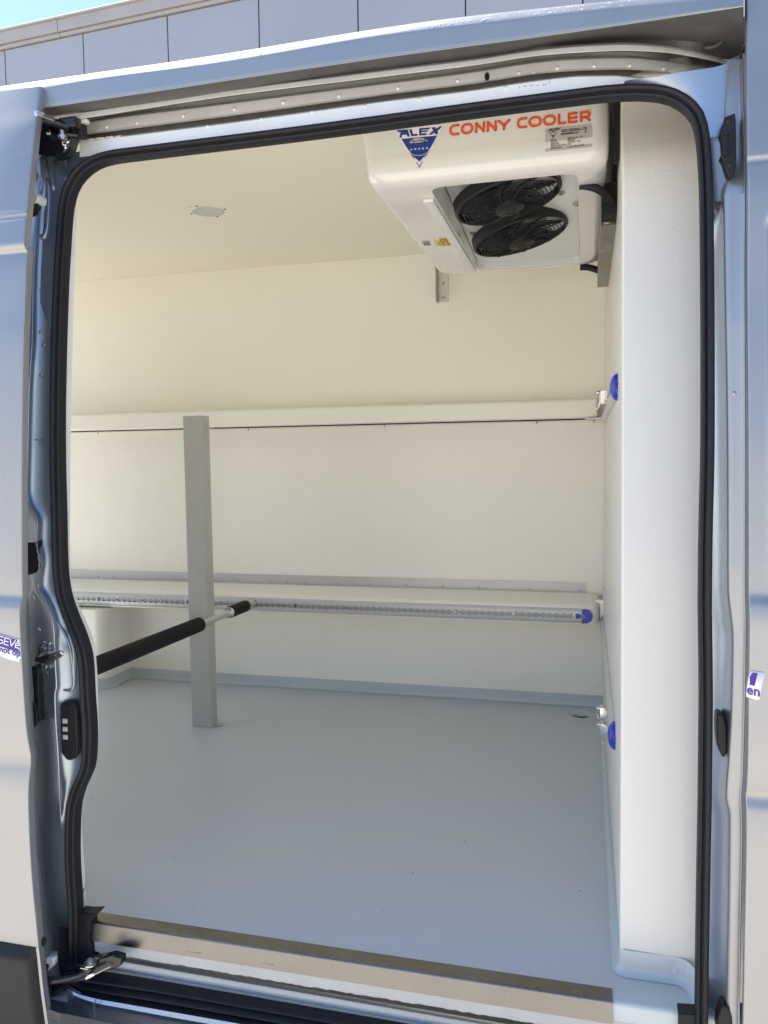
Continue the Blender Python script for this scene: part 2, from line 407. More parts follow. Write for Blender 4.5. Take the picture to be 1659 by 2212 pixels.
# ---- traced outlines of the door opening (inner edge of the rubber seal)
SL = [(168.7, 2075), (168.7, 1970), (162.5, 1868), (162.5, 1793), (165.5, 1743.6), (175, 1708.5), (188, 1680), (196.2, 1655), (199.5, 1609.6), (198.7, 1559.6), (195, 1509.6),
      (192, 1447), (187.5, 1409.6), (175, 1369.5), (157.5, 1327), (143.5, 1285), (137.5, 1247), (134.5, 1200), (132.5, 1100.8), (130, 1000.7), (129.5, 900.7),
      (131, 800.8), (132.8, 725.8), (134.5, 672.8), (137.5, 597.7), (141.2, 535), (145.5, 472.6), (150.5, 435.2), (160, 405.2), (175, 382.7), (195, 365.2), (217.5, 354),
      (250, 346.4), (300, 340), (414.6, 326), (600, 303.5), (800, 277.8), (1029.5, 247), (1229.5, 221.5), (1304.5, 212.5), (1350, 209.5), (1394, 209.5), (1429.5, 213.5), (1457, 223),
      (1482, 241), (1497, 262), (1505.5, 299), (1510.5, 361), (1513.5, 436), (1515.5, 636), (1516, 804.8), (1515.5, 980), (1511.5, 1157.8), (1510, 1300),
      (1510.5, 1348), (1512, 1498), (1510.5, 1673), (1509, 1784), (1506.7, 1909), (1504.7, 2034), (1503, 2184), (1502, 2260)]
spath = cr([PS(u, v) for u, v in SL], 260)
SN = Vector((0, -1, 0))
def outward(i):
    a = spath[max(0, i - 1)]; b = spath[min(len(spath) - 1, i + 1)]; t = (b - a).normalized()
    return SN.cross(t).normalized() * -1      # in-plane, away from the opening
# sanity: first point (left side) must point to -X
osg = 1 if outward(5).x < 0 else -1
prof = [(.000, .020), (.000, -.003), (.0015, -.006), (.0045, -.0065), (.0062, -.0045), (.0068, -.0015), (.0074, -.004)] + \
       [(.0136 - .0062 * math.cos(t), -.0035 - .0095 * math.sin(t)) for t in [math.pi * k / 12 for k in range(13)]] + [(.0205, .012)]
bm = bmesh.new(); rows = []
for a, b in prof:
    rows.append([p + outward(i) * osg * a + Vector((0, b, 0)) for i, p in enumerate(spath)])
grid(bm, rows); from_bm('door_seal', bm, 'rubber', van, auto=180)
OUT = lambda i, a, b: spath[i] + outward(i) * osg * a + Vector((0, b, 0))

# white insulated panel edge just inside the rear edge of the opening
RE = [(166.5, 395), (165, 470), (163.5, 535), (158.5, 700), (153.5, 900), (151.3, 1100), (151.8, 1190), (155, 1265), (163, 1295), (175, 1317), (190, 1350), (198.5, 1369.6), (206, 1404.6),
      (210.5, 1459.6), (212.5, 1520), (213, 1565), (212, 1609.6), (208, 1634), (198, 1658), (188, 1680), (180, 1700), (176.5, 1735), (177.5, 1793.4), (182, 1868), (184, 1913), (185.5, 1943), (186.5, 1999)]
bm = bmesh.new(); far = cr([PS(u, v, .04) for u, v in RE], 120)
near = []
for p in far:
    j = min(range(len(spath) // 2), key=lambda k: abs(spath[k].z - p.z)); q = spath[j]
    near.append(Vector((min(q.x - .012, p.x - .002), q.y + .004, p.z)))
rows = [near] + [[near[i].lerp(far[i], .94) + Vector((0, 0, 0)) for i in range(120)]] + [far] + [[Vector((p.x - .006, p.y + .006, p.z)) for p in far], [Vector((XL, p.y + .006, p.z)) for p in far]]
grid(bm, rows)
# top header of the side wall lining, hidden above the seal
hd = [i for i in range(len(spath)) if spath[i].z > 1.50]
o = from_bm('side_wall_lining', bm, 'grp_white_dimmed', van, auto=25)
bm = bmesh.new(); grid(bm, [[OUT(i, .006, .012) for i in hd], [Vector((max(-3.1, min(.3, OUT(i, .0, .012).x)), max(.20, OUT(i, 0, .02).y + .02), 1.801)) for i in hd]])
from_bm('header_lining', bm, 'grp', van, auto=25)
# grey foot of that panel
bm = bmesh.new(); a_, b_, c_, d_ = PS(168, 1958, .005), PS(184.3, 1914, .04), PS(187, 2001, .04), PS(168, 2030, .005)
off = Vector((.003, -.001, 0)); grid(bm, [[a_ + off, b_ + off], [d_ + off, c_ + off]]); from_bm('coving', bm, 'coving', van, solid=.002)

# ---- sill: steel threshold, insulation edge, stepped metal, lower seal, painted sill
t0, t1 = PZ(209, 1971, 0.0), PZ(1322, 2138.5, 0.0)
XA = PY(193, 2008, -.03).x; XB = PY(1323.5, 2165, -.03).x
th = thing('threshold_plate', 'long folded stainless steel threshold strip along the cold floor edge', 'threshold')
bm = bmesh.new(); R = .005
prof = [(.001, .0022), (-.030, .0022)] + [(-.030 - R * math.sin(t), .0022 - R + R * math.cos(t)) for t in [math.pi / 2 * k / 5 for k in range(1, 6)]] + [(-.0400, -.037)]
prof[0] = (.002, .0022)
N = 60; rows = []
for y, z in prof:
    xa0 = -1.105 if y > -.02 else XA
    rows.append([Vector((xa0 + (XB - xa0) * i / N, y , z)) for i in range(N + 1)])
grid(bm, rows); from_bm('steel_strip', bm, 'steel', th, auto=60, solid=.0015)
# painted floor nose right of the strip, insulation edge under it
bm = bmesh.new(); rows = []
for y, z in [(.01, .0007), (-.024, .0007), (-.030, -.002), (-.0335, -.008), (-.0345, -.034)]:
    rows.append([Vector((x, y, z)) for x in (-1.15, -.6, 0, .08, .12, .16)])
grid(bm, rows); from_bm('floor_nose', bm, 'coving', van, auto=70)
bm = bmesh.new(); rows = []
Nn = 160
for k, (y, z) in enumerate([(-.0345, -.033), (-.0350, -.047), (-.0350, -.059), (-.034, -.0645), (-.012, -.067)]):
    rows.append([Vector((-1.15 + 1.33 * i / Nn, y - (random.random() * .0012 if k > 1 else 0), z + (random.random() * .0022 if k in (2, 3) else 0))) for i in range(Nn + 1)])
grid(bm, rows); from_bm('insulation_edge', bm, 'foam', van, auto=30)

def ribbon(tabs, us, name, mt, parent, solid=0, auto=40):
    """tabs: list of (traced table of (u,v), depth plane or function of u)"""
    bm = bmesh.new(); rows = []
    for tab, y in tabs:
        rows.append([PY(u, curve_u(tab, u), y(u) if callable(y) else y) for u in us])
    grid(bm, rows); return from_bm(name, bm, mt, parent, solid=solid, auto=auto)
def lin(a, b): return [a, b]
l1 = lin((345.6, 2091.4), (864, 2181)); l2 = lin((345.6, 2114), (864, 2204.5))
us = [150 + i * 20 for i in range(75)]
sh = lambda tab, d: [(u, v + d) for u, v in tab]
ribbon([(sh(l1, -9), -.014), (sh(l1, -1.5), -.038), (l1, -.040), (sh(l1, 1.5), -.037), (sh(l2, -2.5), -.040), (sh(l2, -1), -.046), (sh(l2, 1.5), -.050), (sh(l2, 4), -.046), (sh(l2, 6), -.030)],
       us, 'sill_step', 'silver_dull', van, auto=70)
# lower seal in two lobes, curving up at the rear corner
LS0 = [(150, 2000), (158, 2060), (170, 2082), (190, 2092), (215, 2097), (286, 2107), (345.6, 2117), (864, 2207.5), (1600, 2336)]
LSg = [(138, 2000), (145, 2075), (158, 2106), (178, 2120), (211, 2126), (286, 2137), (345.6, 2146), (864, 2237), (1600, 2364)]
LSh = [(132, 2000), (138, 2085), (150, 2118), (172, 2134), (205, 2141), (280, 2155), (345.6, 2166), (864, 2256), (1600, 2384)]
LS1 = [(126, 2000), (130, 2095), (144, 2127), (164, 2142), (205, 2156), (277, 2169), (345.6, 2181), (864, 2272), (1600, 2404)]
def crp(pts, k=16):
    """Catmull-Rom with the same number of samples in every span"""
    P = [Vector(p) for p in pts]; P = [P[0] * 2 - P[1]] + P + [P[-1] * 2 - P[-2]]; out = []
    for i in range(1, len(P) - 2):
        p0, p1, p2, p3 = P[i - 1:i + 3]
        d01, d12, d23 = [max(1e-6, (b - a).length) ** .5 for a, b in ((p0, p1), (p1, p2), (p2, p3))]
        m1 = (p2 - p1) + d12 * ((p1 - p0) / d01 - (p2 - p0) / (d01 + d12)); m2 = (p2 - p1) + d12 * ((p3 - p2) / d23 - (p3 - p1) / (d12 + d23))
        for j in range(k):
            t = j / k; out.append(p1 * (2 * t**3 - 3 * t * t + 1) + m1 * (t**3 - 2 * t * t + t) + p2 * (3 * t * t - 2 * t**3) + m2 * (t**3 - t * t))
    out.append(P[-2]); return out
def pr(tab, n, y): return crp([PY(u, v, y) for u, v in tab])
bm = bmesh.new(); n = 150
A = pr(LS0, n, -.044); B = pr(LSg, n, -.062); C_ = pr(LSh, n, -.070); D = pr(LS1, n, -.085)
def bulge(P, Q, d, k=7):
    out = []
    for j in range(k + 1):
        t = j / k; out.append([p.lerp(q, t) + Vector((0, -d * math.sin(math.pi * t), 0)) for p, q in zip(P, Q)])
    return out
grid(bm, bulge(A, B, .014) + bulge(B, C_, .010)[1:] + bulge(C_, D, .008)[1:]); from_bm('sill_seal', bm, 'rubber', van, auto=60)
# painted sill outboard of the seal
S1 = [(84, 2040), (103, 2085), (120, 2108), (144, 2125), (164, 2140), (205, 2154), (277, 2167), (345.6, 2179), (864, 2270), (1600, 2402)]
S2 = [(84, 2100), (103, 2118), (120, 2130), (144, 2142), (164, 2152), (205, 2166), (277, 2180), (345.6, 2193), (864, 2284), (1600, 2416)]
S3 = [(84, 2140), (103, 2155), (120, 2160), (144, 2165), (164, 2169), (205, 2178), (277, 2193), (345.6, 2207), (864, 2300), (1600, 2432)]
S4 = [(84, 2166), (103, 2176), (120, 2183), (144, 2188), (164, 2192), (205, 2201), (277, 2216), (345.6, 2230), (864, 2330), (1600, 2462)]
S5 = [(u, v + 3) for u, v in S4]
S6 = [(u, v + 30) for u, v in S4]
bm = bmesh.new(); n = 120
rows = [pr(S1, n, -.082), pr(S2, n, -.087), pr(S3, n, -.101), pr(S4, n, -.128), pr(S5, n, -.136), pr(S6, n, -.12)]
rr = []
for j in range(6): rr.append(rows[j])
grid(bm, rr); from_bm('sill_panel', bm, 'silver_gloss', van, auto=35)
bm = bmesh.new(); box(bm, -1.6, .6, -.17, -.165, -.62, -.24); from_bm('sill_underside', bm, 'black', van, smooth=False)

# black end cap where seal, threshold and pillar meet
bm = bmesh.new(); f = [PY(155, 1968, -.044), PY(168, 1972, -.044), PY(182, 1974, -.044), PY(211, 1973.5, -.040), PY(193.7, 1991, -.048), PY(192, 2024, -.048), PY(197.5, 2058, -.048), PY(195, 2100, -.048), PY(150, 2110, -.048)]
poly(bm, f, .03, (0, 1, 0)); from_bm('seal_end_cap', bm, 'rubber', van, smooth=False, bevel=.002)
bm = bmesh.new(); dome(bm, PY(187, 1998, -.046), (0, -1, 0), .006, .003); from_bm('plug', bm, 'black', van)

# ---- left jamb (rear pillar of the opening), pressed sheet
E1 = [(58, 187), (60, 300), (58, 480), (57, 560), (57, 640), (53, 726), (52, 850), (53, 1026), (54.5, 1100), (57, 1209), (60, 1290), (62, 1335), (65, 1400), (67, 1434), (70, 1500), (73, 1560), (76, 1672), (78, 1735), (80, 1800), (88.7, 1918), (94.5, 2018), (97, 2068), (104, 2143), (108, 2230)]
RG = [(76, 187), (78, 300), (86, 340), (90, 380), (84, 420), (78, 480), (73, 560), (70, 640), (69, 726), (64.5, 800), (62, 851), (59.5, 976), (58, 1060), (62, 1085), (80, 1126), (79, 1163), (86, 1213), (82, 1251), (82, 1267), (95, 1292), (112, 1335), (116, 1360), (119, 1434), (121.5, 1484), (118, 1500), (120, 1560), (125, 1634), (128, 1700), (129, 1734.6), (130, 1768), (131, 1850), (132, 2000), (134, 2230)]
def so(v):                                   # outer edge of the seal tube, left side
    return curve_v([(u, vv) for u, vv in SL[1:28]], v) - 25
bm = bmesh.new(); cols = []
vs_ = [305 + i * 7.2 for i in range(258)]
off_cols = []
def jamb_row(v):
    e, r, s = curve_v(E1, v), curve_v(RG, v), so(v) + 8
    if v < 480: s = max(s, so(480) + 8) + (480 - v) * (.0 if v > 430 else 0)
    r = min(r, s - 3)
    # relief of the pressed pocket near the top hinge buffer
    pts = [(e - 26, .030), (e - 3, .030), (e, .024), (e + (r - e) * .55, .016), (r - 2.2, .006), (r, .002), (r + 2.4, .006), (r + (s - r) * .30, .016), (r + (s - r) * .6, .021), (r + (s - r) * .85, .023), (s, .018)]
    t = max(0, min(1, (v - 1690) / 110)); t = t * t * (3 - 2 * t)
    pts = [(u, o if k < 3 else o + (.018 - o) * t) for k, (u, o) in enumerate(pts)]
    return [PS(u, v, o) for u, o in pts]
rows = [jamb_row(v) for v in vs_]
grid(bm, rows); from_bm('rear_door_pillar', bm, 'jamb', van, auto=180)
# upper corner web between pillar and track
hd2 = [i for i in range(len(spath) // 2) if spath[i].z > 1.20 and i < len(spath) // 2 and spath[i].x < -.92]
Ain = cr([OUT(i, .016, .014) for i in hd2], 60)
Aout = cr([PS(u, v, .026) for u, v in ((58, 560), (60, 490), (62, 430), (66, 395), (68, 365), (76, 338), (100, 335), (130, 334), (165, 328), (210, 322), (260, 316), (330, 306))], 60)
bm = bmesh.new(); grid(bm, [[p.lerp(q, f) + Vector((0, -.004 * math.sin(math.pi * f), 0)) for p, q in zip(Ain, Aout)] for f in (0, .2, .4, .6, .8, 1)])
from_bm('corner_web', bm, 'jamb', van, auto=180)
# embossed pocket in that web
def emboss(tab, off, r, name, mt='jamb', par=van, flat=.45, closed=False, n=90):
    P = cr([PS(u, v, off) for u, v in tab], n); bm = bmesh.new(); tube(bm, P, [r * min(1, .15 + 3.2 * math.sin(math.pi * i / (n - 1))) for i in range(n)] , 12)
    for v in bm.verts: pass
    return from_bm(name, bm, mt, par, auto=180)
emboss([(70, 398), (80, 384), (90, 377), (98, 384), (103.5, 400), (104.5, 440), (103, 480), (99.5, 503), (93, 513), (85, 510), (74, 506)], .016, .0060, 'pressed_ridge')
emboss([(108, 335), (110, 360), (113, 390), (115.5, 412)], .016, .0050, 'pressed_ridge')
emboss([(76, 330), (85, 350), (87, 366), (78, 385), (72, 398)], .018, .0060, 'pressed_ridge')
emboss([(124, 1484), (140, 1490), (151, 1491), (157, 1486), (160, 1474), (160, 1450), (159, 1410), (152, 1380), (143, 1358)], .018, .0032, 'pressed_ridge')
emboss([(114, 1335), (125, 1345), (140, 1370), (150, 1395), (157, 1440), (159, 1470)], .017, .0028, 'pressed_ridge')
# spot-weld dimples on the pillar
for u, v in ((87, 416), (84, 431), (74, 486), (85, 505), (90, 582), (87, 628), (86, 718), (94, 744), (72, 1292), (84, 1360), (95, 1354), (128, 1393), (109, 1397), (130, 1467), (94, 1487), (145, 338), (88, 810), (64, 1395)):
    bm = bmesh.new(); dome(bm, PS(u, v, .0175), (0, -1, .05), .0042, .0016, 12, 3); from_bm('weld_dimple', bm, 'jamb', van)
# seam line across the pillar, dark cavity, sealant bead
bm = bmesh.new(); tube(bm, [PS(u, v, .015) for u, v in ((56, 947), (66, 949), (80, 950), (101, 951))], .0012, 6)
tube(bm, [PS(u, v, .014) for u, v in ((89, 946), (85, 951), (86, 957), (83, 959))], .0013, 6); from_bm('seam_bead', bm, 'silver', van)
bm = bmesh.new(); poly(bm, [PS(u, v, .0015) for u, v in ((56, 1172), (78, 1171), (89, 1167), (88, 1180), (83, 1183), (86, 1225), (82, 1233), (70, 1240), (58, 1243))], .004, (0, 1, 0)); from_bm('pillar_cavity', bm, 'hole', van, smooth=False)
bm = bmesh.new(); tube(bm, cr([PS(u, v, .000) for u, v in ((79, 1172), (81, 1185), (84, 1205), (85, 1225), (82, 1240), (83, 1262))], 30), [.0018 + .0006 * math.sin(i * 1.3) for i in range(30)], 8); from_bm('sealant_bead', bm, 'silver', van)
# striker with two screws
st = PS(98, 1405, .016)
def sp(u, v, o=.016): return PS(u, v, o)
bm = bmesh.new()
pl = [(81, 1400), (83, 1392), (88, 1388), (95, 1386), (101, 1390), (105, 1398), (106, 1412), (107, 1440), (106, 1450), (101, 1456), (93, 1457), (87, 1450), (83, 1438), (80, 1420)]
poly(bm, [sp(u, v, .012) for u, v in pl], .006, (0, 1, 0))
strk = from_bm('striker', bm, 'zinc', van, smooth=False, bevel=.0012)
bm = bmesh.new(); loop = [(86, 1427, .006), (103, 1428, -.004), (115, 1424, -.02), (134, 1413, -.03), (130, 1409, -.034), (112, 1412, -.022), (97, 1412, -.004), (86, 1420, .008)]
tube(bm, cr([sp(u, v, o) for u, v, o in loop], 40), .0042, 10); from_bm('striker_loop', bm, 'zinc', strk)
bm = bmesh.new(); tube(bm, [sp(80, 1424, .006), sp(103, 1428, -.006)], .006, 8); from_bm('rubber_pad', bm, 'black', strk)
for u, v in ((96, 1400), (99, 1439)):
    bm = bmesh.new(); c = sp(u, v, .010); cyl(bm, c, c + Vector((0, -.004, 0)), .0085, n=24); cyl(bm, c + Vector((0, -.004, 0)), c + Vector((0, -.0065, 0)), .0055, .0048, n=18)
    sw = from_bm('screw', bm, 'zinc', strk, auto=30); bm = bmesh.new(); cyl(bm, c + Vector((0, -.0067, 0)), c + Vector((0, -.0069, 0)), .0022, n=6); from_bm('recess', bm, 'hole', sw)
# long black stop on the pillar edge, contact block with three contacts
bm = bmesh.new(); poly(bm, [PS(u, v, .0) for u, v in ((67.5, 1440), (82, 1440.5), (82.5, 1470), (84, 1530), (87, 1554), (84, 1559), (73, 1564), (72, 1500))], .02, (0, 1, 0)); from_bm('black_stop', bm, 'black', van, smooth=False, bevel=.002)
bm = bmesh.new(); poly(bm, [PS(u, v, .004) for u, v in ((129, 1524), (136, 1516), (154, 1516), (163, 1524), (166, 1540), (168, 1600), (168, 1628), (160, 1640), (150, 1643.5), (142, 1641), (132, 1627), (130, 1580))], .012, (0, 1, 0))
cb = from_bm('contact_block', bm, 'black', van, smooth=False, bevel=.003)
for i, v in enumerate((1557.5, 1575, 1592)):
    bm = bmesh.new(); c = PS(140.5 + i * .4, v, .003); box(bm, c.x - .0052, c.x + .0052, c.y - .002, c.y + .002, c.z - .0050, c.z + .0050, .0006, 1); from_bm('contact_pad', bm, 'alu', cb)
bm = bmesh.new(); torus(bm, PS(147, 1533, .004), (0, -1, 0), .009, .0012); from_bm('ring', bm, 'black', cb)

# ---- roller track above the opening
def yr(base):                                 # the track bends into the body at the front end
    return lambda u: base + (max(0, (u - 1200) / 360.0) ** 2) * .10
L_ = [(60, 237), (82.5, 234), (829.5, 124), (1220, 71.5), (1599.5, 15), (1612, 13)]
T1 = [(120, 251), (160, 245), (500, 194), (829.5, 152), (1029.5, 127.5), (1166, 107), (1255.5, 99), (1344.5, 94.9), (1433.6, 100.8), (1493, 111), (1561, 129), (1600, 142)]
T2 = [(120, 264), (172.5, 256.5), (500, 206), (829.5, 165), (1029, 140), (1166, 119.5), (1255.5, 112.7), (1344.5, 109), (1433.6, 112.7), (1493, 121.6), (1561, 136), (1600, 147)]
T3 = [(120, 272), (235, 255), (500, 221), (829.5, 179), (1029, 153), (1166, 132), (1255.5, 125.4), (1344.5, 123), (1433.6, 129.6), (1493, 138), (1561, 148), (1600, 156)]
T4 = [(120, 300), (205, 287.5), (500, 249), (829.5, 204), (1029, 179), (1166, 158), (1255.5, 151.3), (1344.5, 149), (1404, 152.8), (1451.5, 157.8), (1561, 172), (1600, 178)]
T6 = [(120, 313), (250, 295), (500, 263), (829.5, 217.5), (1029, 192.5), (1166, 172), (1255.5, 163), (1315, 162), (1374, 166), (1451.5, 175), (1561, 190), (1600, 196)]
T7 = [(120, 345), (250, 331), (500, 300), (829.5, 252), (1029, 226), (1166, 206), (1255.5, 200), (1344, 195), (1400, 196), (1500, 210), (1600, 225)]
us = [112 + i * 13 for i in range(115)]
tr = thing_dummy = None
YT = .018
def usf(a, b, n): return [a + (b - a) * i / (n - 1) for i in range(n)]
UT = usf(172, 1590, 120)
trk0 = ribbon([(sh(T3, -2.0), yr(YT + .066)), (sh(T3, -.8), yr(YT + .060)), (sh(T3, 1.5), yr(YT + .050)), (sh(T3, 4), yr(YT + .048)), (sh(T4, -3), yr(YT + .046)), (sh(T4, -.5), yr(YT + .040)), (sh(T4, 1), yr(YT + .036)), (sh(T4, 1.7), yr(YT + .040))], UT, 'roller_track', 'track', van, auto=28)
ribbon([(sh(T1, -3), yr(YT + .010)), (sh(T1, .5), yr(YT - .006)), (sh(T1, 2), yr(YT - .010)), (sh(T2, -1), yr(YT - .014)), (sh(T2, 0.2), yr(YT - .013)), (sh(T2, 1.0), yr(YT - .004))], UT, 'upper_flange', 'track', trk0, auto=28)
ribbon([(sh(T2, .8), yr(YT - .008)), (sh(T2, 1.6), yr(YT + .030)), (sh(T2, 3), yr(YT + .064)), (sh(T3, -1.0), yr(YT + .068))], UT, 'roller_channel', 'shade_and_grit', trk0, auto=28)  # underside of the flange, its shade painted as a darker strip
ribbon([(sh(T4, 1.5), yr(YT + .038)), (sh(T4, 2.2), yr(YT + .060)), (sh(T6, -1), yr(YT + .060)), (sh(T6, .4), yr(YT + .036))], UT, 'guide_channel', 'shade_and_grit', trk0, auto=28)
ribbon([(sh(T6, 0), yr(YT + .040)), (sh(T6, .4), yr(YT + .034)), (sh(T6, 3), yr(YT + .030)), (T7, yr(YT + .030))], UT, 'lower_flange', 'track', trk0, auto=28)
trk = [o for o in COL.objects if o.name == 'roller_track'][0]
for u, v in ((230, 274), (296, 265), (396, 250), (506, 236), (612, 221.5), (732, 207.5), (859.5, 190.5), (988, 174.5), (1121, 158), (1152, 156.5), (1203, 147.5), (1283, 142.5), (1360.5, 141.5), (1433.5, 148.5)):
    bm = bmesh.new(); dome(bm, PY(u, v, yr(YT + .046)(u)), (0, -1, 0), .0042, .0026, 12, 3); from_bm('rivet', bm, 'track', trk)
for u, v in ((345, 289), (448.5, 274), (565, 258.5), (674, 243.5), (789, 230), (905.5, 215.5), (1092, 191.5)):
    bm = bmesh.new(); dome(bm, PY(u, v, YT + .031), (0, -1, 0), .0042, .0026, 12, 3); from_bm('rivet', bm, 'track', trk)
bm = bmesh.new(); torus(bm, PY(214, 281.5, YT + .044), (0, -1, 0), .0048, .0010); from_bm('weld_ring', bm, 'track', trk)
bm = bmesh.new(); c = PY(1052, 165, YT + .0445)
cyl(bm, c, c + Vector((0, .003, 0)), .006, n=16); bmesh.ops.scale(bm, vec=(.75, 1, 1.25), verts=bm.verts, space=Matrix.Translation(-c)); from_bm('slot', bm, 'hole', trk)
# sealant smears
for pts, rr in ((((1120, 190), (1145, 187), (1170, 186), (1183, 184), (1188, 177)), .0045), (((1122, 186), (1150, 183), (1178, 181)), .003), (((150, 309), (190, 303), (220, 299), (262, 295)), .004), (((215, 300), (222, 306), (214, 316), (210, 318)), .003)):
    bm = bmesh.new(); n = 24; P = cr([PY(u, v, YT + .033) for u, v in pts], n)
    tube(bm, P, [rr * (.55 + .45 * math.sin(i * 2.1) * math.sin(i * .7)) + .0006 for i in range(n)], 8); from_bm('sealant_smear', bm, 'sealant', trk)

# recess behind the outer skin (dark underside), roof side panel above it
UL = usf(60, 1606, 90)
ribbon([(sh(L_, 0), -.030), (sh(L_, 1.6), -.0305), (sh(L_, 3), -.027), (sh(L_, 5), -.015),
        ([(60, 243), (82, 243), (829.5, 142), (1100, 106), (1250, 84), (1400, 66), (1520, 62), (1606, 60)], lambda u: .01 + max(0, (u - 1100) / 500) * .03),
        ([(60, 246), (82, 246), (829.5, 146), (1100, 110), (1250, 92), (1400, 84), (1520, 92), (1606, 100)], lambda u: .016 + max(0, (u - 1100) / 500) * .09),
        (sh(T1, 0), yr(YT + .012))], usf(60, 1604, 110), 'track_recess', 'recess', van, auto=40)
emboss_r = None
bm = bmesh.new(); tube(bm, cr([PY(u, v, .085) for u, v in ((1567, 57), (1563, 80), (1556, 93), (1542, 101), (1520, 104))], 40), [.003 * min(1, .2 + 3 * math.sin(math.pi * i / 39)) for i in range(40)], 10); from_bm('recess_ridge', bm, 'recess', van)
G0 = [(0, 187.5), (82.5, 175.5), (200, 158.5), (450, 122), (829.5, 60), (979.5, 39), (1179, 17), (1350, 0), (1600, -22), (1720, -32)]
G1 = [(0, 199), (82.5, 190), (200, 171), (450, 137.5), (829.5, 75), (1029, 50), (1279, 21.5), (1600, -9), (1720, -20)]
rowsd = [(sh(G0, 120), .30), (sh(G0, 14), .05), (G0, -.012), (sh(G0, 1.5), -.019), (sh(G0, 5), -.023), (sh(G1, -3), -.0262), (sh(G1, 1), -.0275)]
for k in range(1, 8):
    f = k / 8
    rowsd.append(([(u, curve_u(G1, u) + (curve_u(L_, u) - curve_u(G1, u)) * f) for u in (60, 200, 450, 700, 829.5, 1029, 1279, 1450, 1606)], -.0275 - .0025 * f))
rowsd += [(sh(L_, -2), -.0292), (sh(L_, -.6), -.032), (sh(L_, .6), -.0315)]
ribbon(rowsd, usf(60, 1606, 130), 'roof_side_panel', 'silver', van, auto=40)
# roof edge continues over the open door, and the roof itself
ribbon([(sh(G0, 120), .30), (sh(G0, 14), .05), (G0, -.012), (sh(G0, 1.5), -.019), (sh(G0, 5), -.023), (sh(G1, -3), -.0262), (sh(G1, 6), -.0275)], usf(-260, 60, 14), 'roof_edge', 'silver', van, auto=40)
zt = PY(-150, 225, .28).z
bm = bmesh.new(); box(bm, -3.3, 1.2, .28, 1.85, CZ + .05, max(CZ + .06, zt), .004); from_bm('roof', bm, 'silver', van)
bm = bmesh.new(); box(bm, -3.4, 1.2, 1.80, 1.86, -.4, CZ + .2); from_bm('far_side_panel', bm, 'silver', van, smooth=False)
# clusters of dust and dew specks on the roof edge
bm = bmesh.new()
for _ in range(700):
    u = random.uniform(-40, 1600); v = curve_u(G0, u) + random.uniform(1.5, 12); f = (v - curve_u(G0, u)) / 14
    dome(bm, PY(u, v, -.0185 - .009 * f), (0, -1, .6), random.uniform(.0006, .0014), .0005, 6, 2)
tag(from_bm('water_drops', bm, 'track', van), kind='stuff')

# ---- front pillar of the opening and fixed body side to its right
Aed = [(1559, 330), (1560.5, 400), (1561.7, 431), (1564, 586), (1566.7, 730), (1570, 980), (1571, 1273), (1576.7, 1331), (1580.5, 1373), (1578, 1523), (1572, 1640), (1566.7, 1721), (1574, 1764), (1573, 1850), (1571.7, 1959), (1569, 2084), (1567, 2230)]
Bed = [(1603, -20), (1604, 86), (1606, 200), (1609, 311), (1610.5, 411), (1609, 605), (1610.5, 980), (1609.7, 1273), (1611.7, 1348), (1609.7, 1498), (1605, 1673), (1601.7, 1719), (1604, 1784), (1600, 2009), (1597, 2230)]
def so_r(v): return curve_v([(u, vv) for u, vv in SL[46:]], v) + 25
bm = bmesh.new(); rows = []
for i in range(262):
    v = 418 + i * 7
    s, a, b = so_r(v) - 8, curve_v(Aed, v), curve_v(Bed, v)
    k = max(0, min(1, (v - 418) / 60))
    P = [(s, .050), (s + (a - s) * .35, .040), (s + (a - s) * .7, .024), (a - 4, .008), (a, -.003), (a + 4, -.009), (a + (b - a) * .35, -.011), (a + (b - a) * .75, -.014), (b - 3, -.018), (b - .5, -.020), (b + .4, -.014), (b + 1, .02)]
    kk = max(0, min(1, (v - 418) / 120)); P = [(u, .010 + (o - .010) * kk if j < 4 else o) for j, (u, o) in enumerate(P)]
    rows.append([PS(u, v, o) for u, o in P])
grid(bm, [r[4:] for r in rows]); from_bm('front_door_pillar', bm, 'silver', van, auto=180)
bm = bmesh.new(); grid(bm, [r[:5] for r in rows]); from_bm('pillar_flange', bm, 'jamb', van, auto=180)  # inner facet in the darker blue copy, its shade put into the paint
# upper corner: broad web with a diagonal step into the pillar face
TC = [(1350, 175), (1374, 170.6), (1418.8, 166), (1463, 157), (1522.7, 148.3), (1558, 141), (1582, 126), (1600, 117)]
bm = bmesh.new()
top = cr([PY(u, v, .045 + .012 * max(0, (u - 1540) / 60)) for u, v in TC], 60)
bot = []
hs = [i for i in range(len(spath)) if spath[i].x > -.02 and spath[i].z > 1.36]
bb = cr([OUT(i, .015, .016) for i in hs], 60)
rows = [top]
for f in (.15, .4, .7, 1): rows.append([t.lerp(b, f) for t, b in zip(top, bb)])
grid(bm, rows); from_bm('corner_web', bm, 'jamb', van, auto=180)
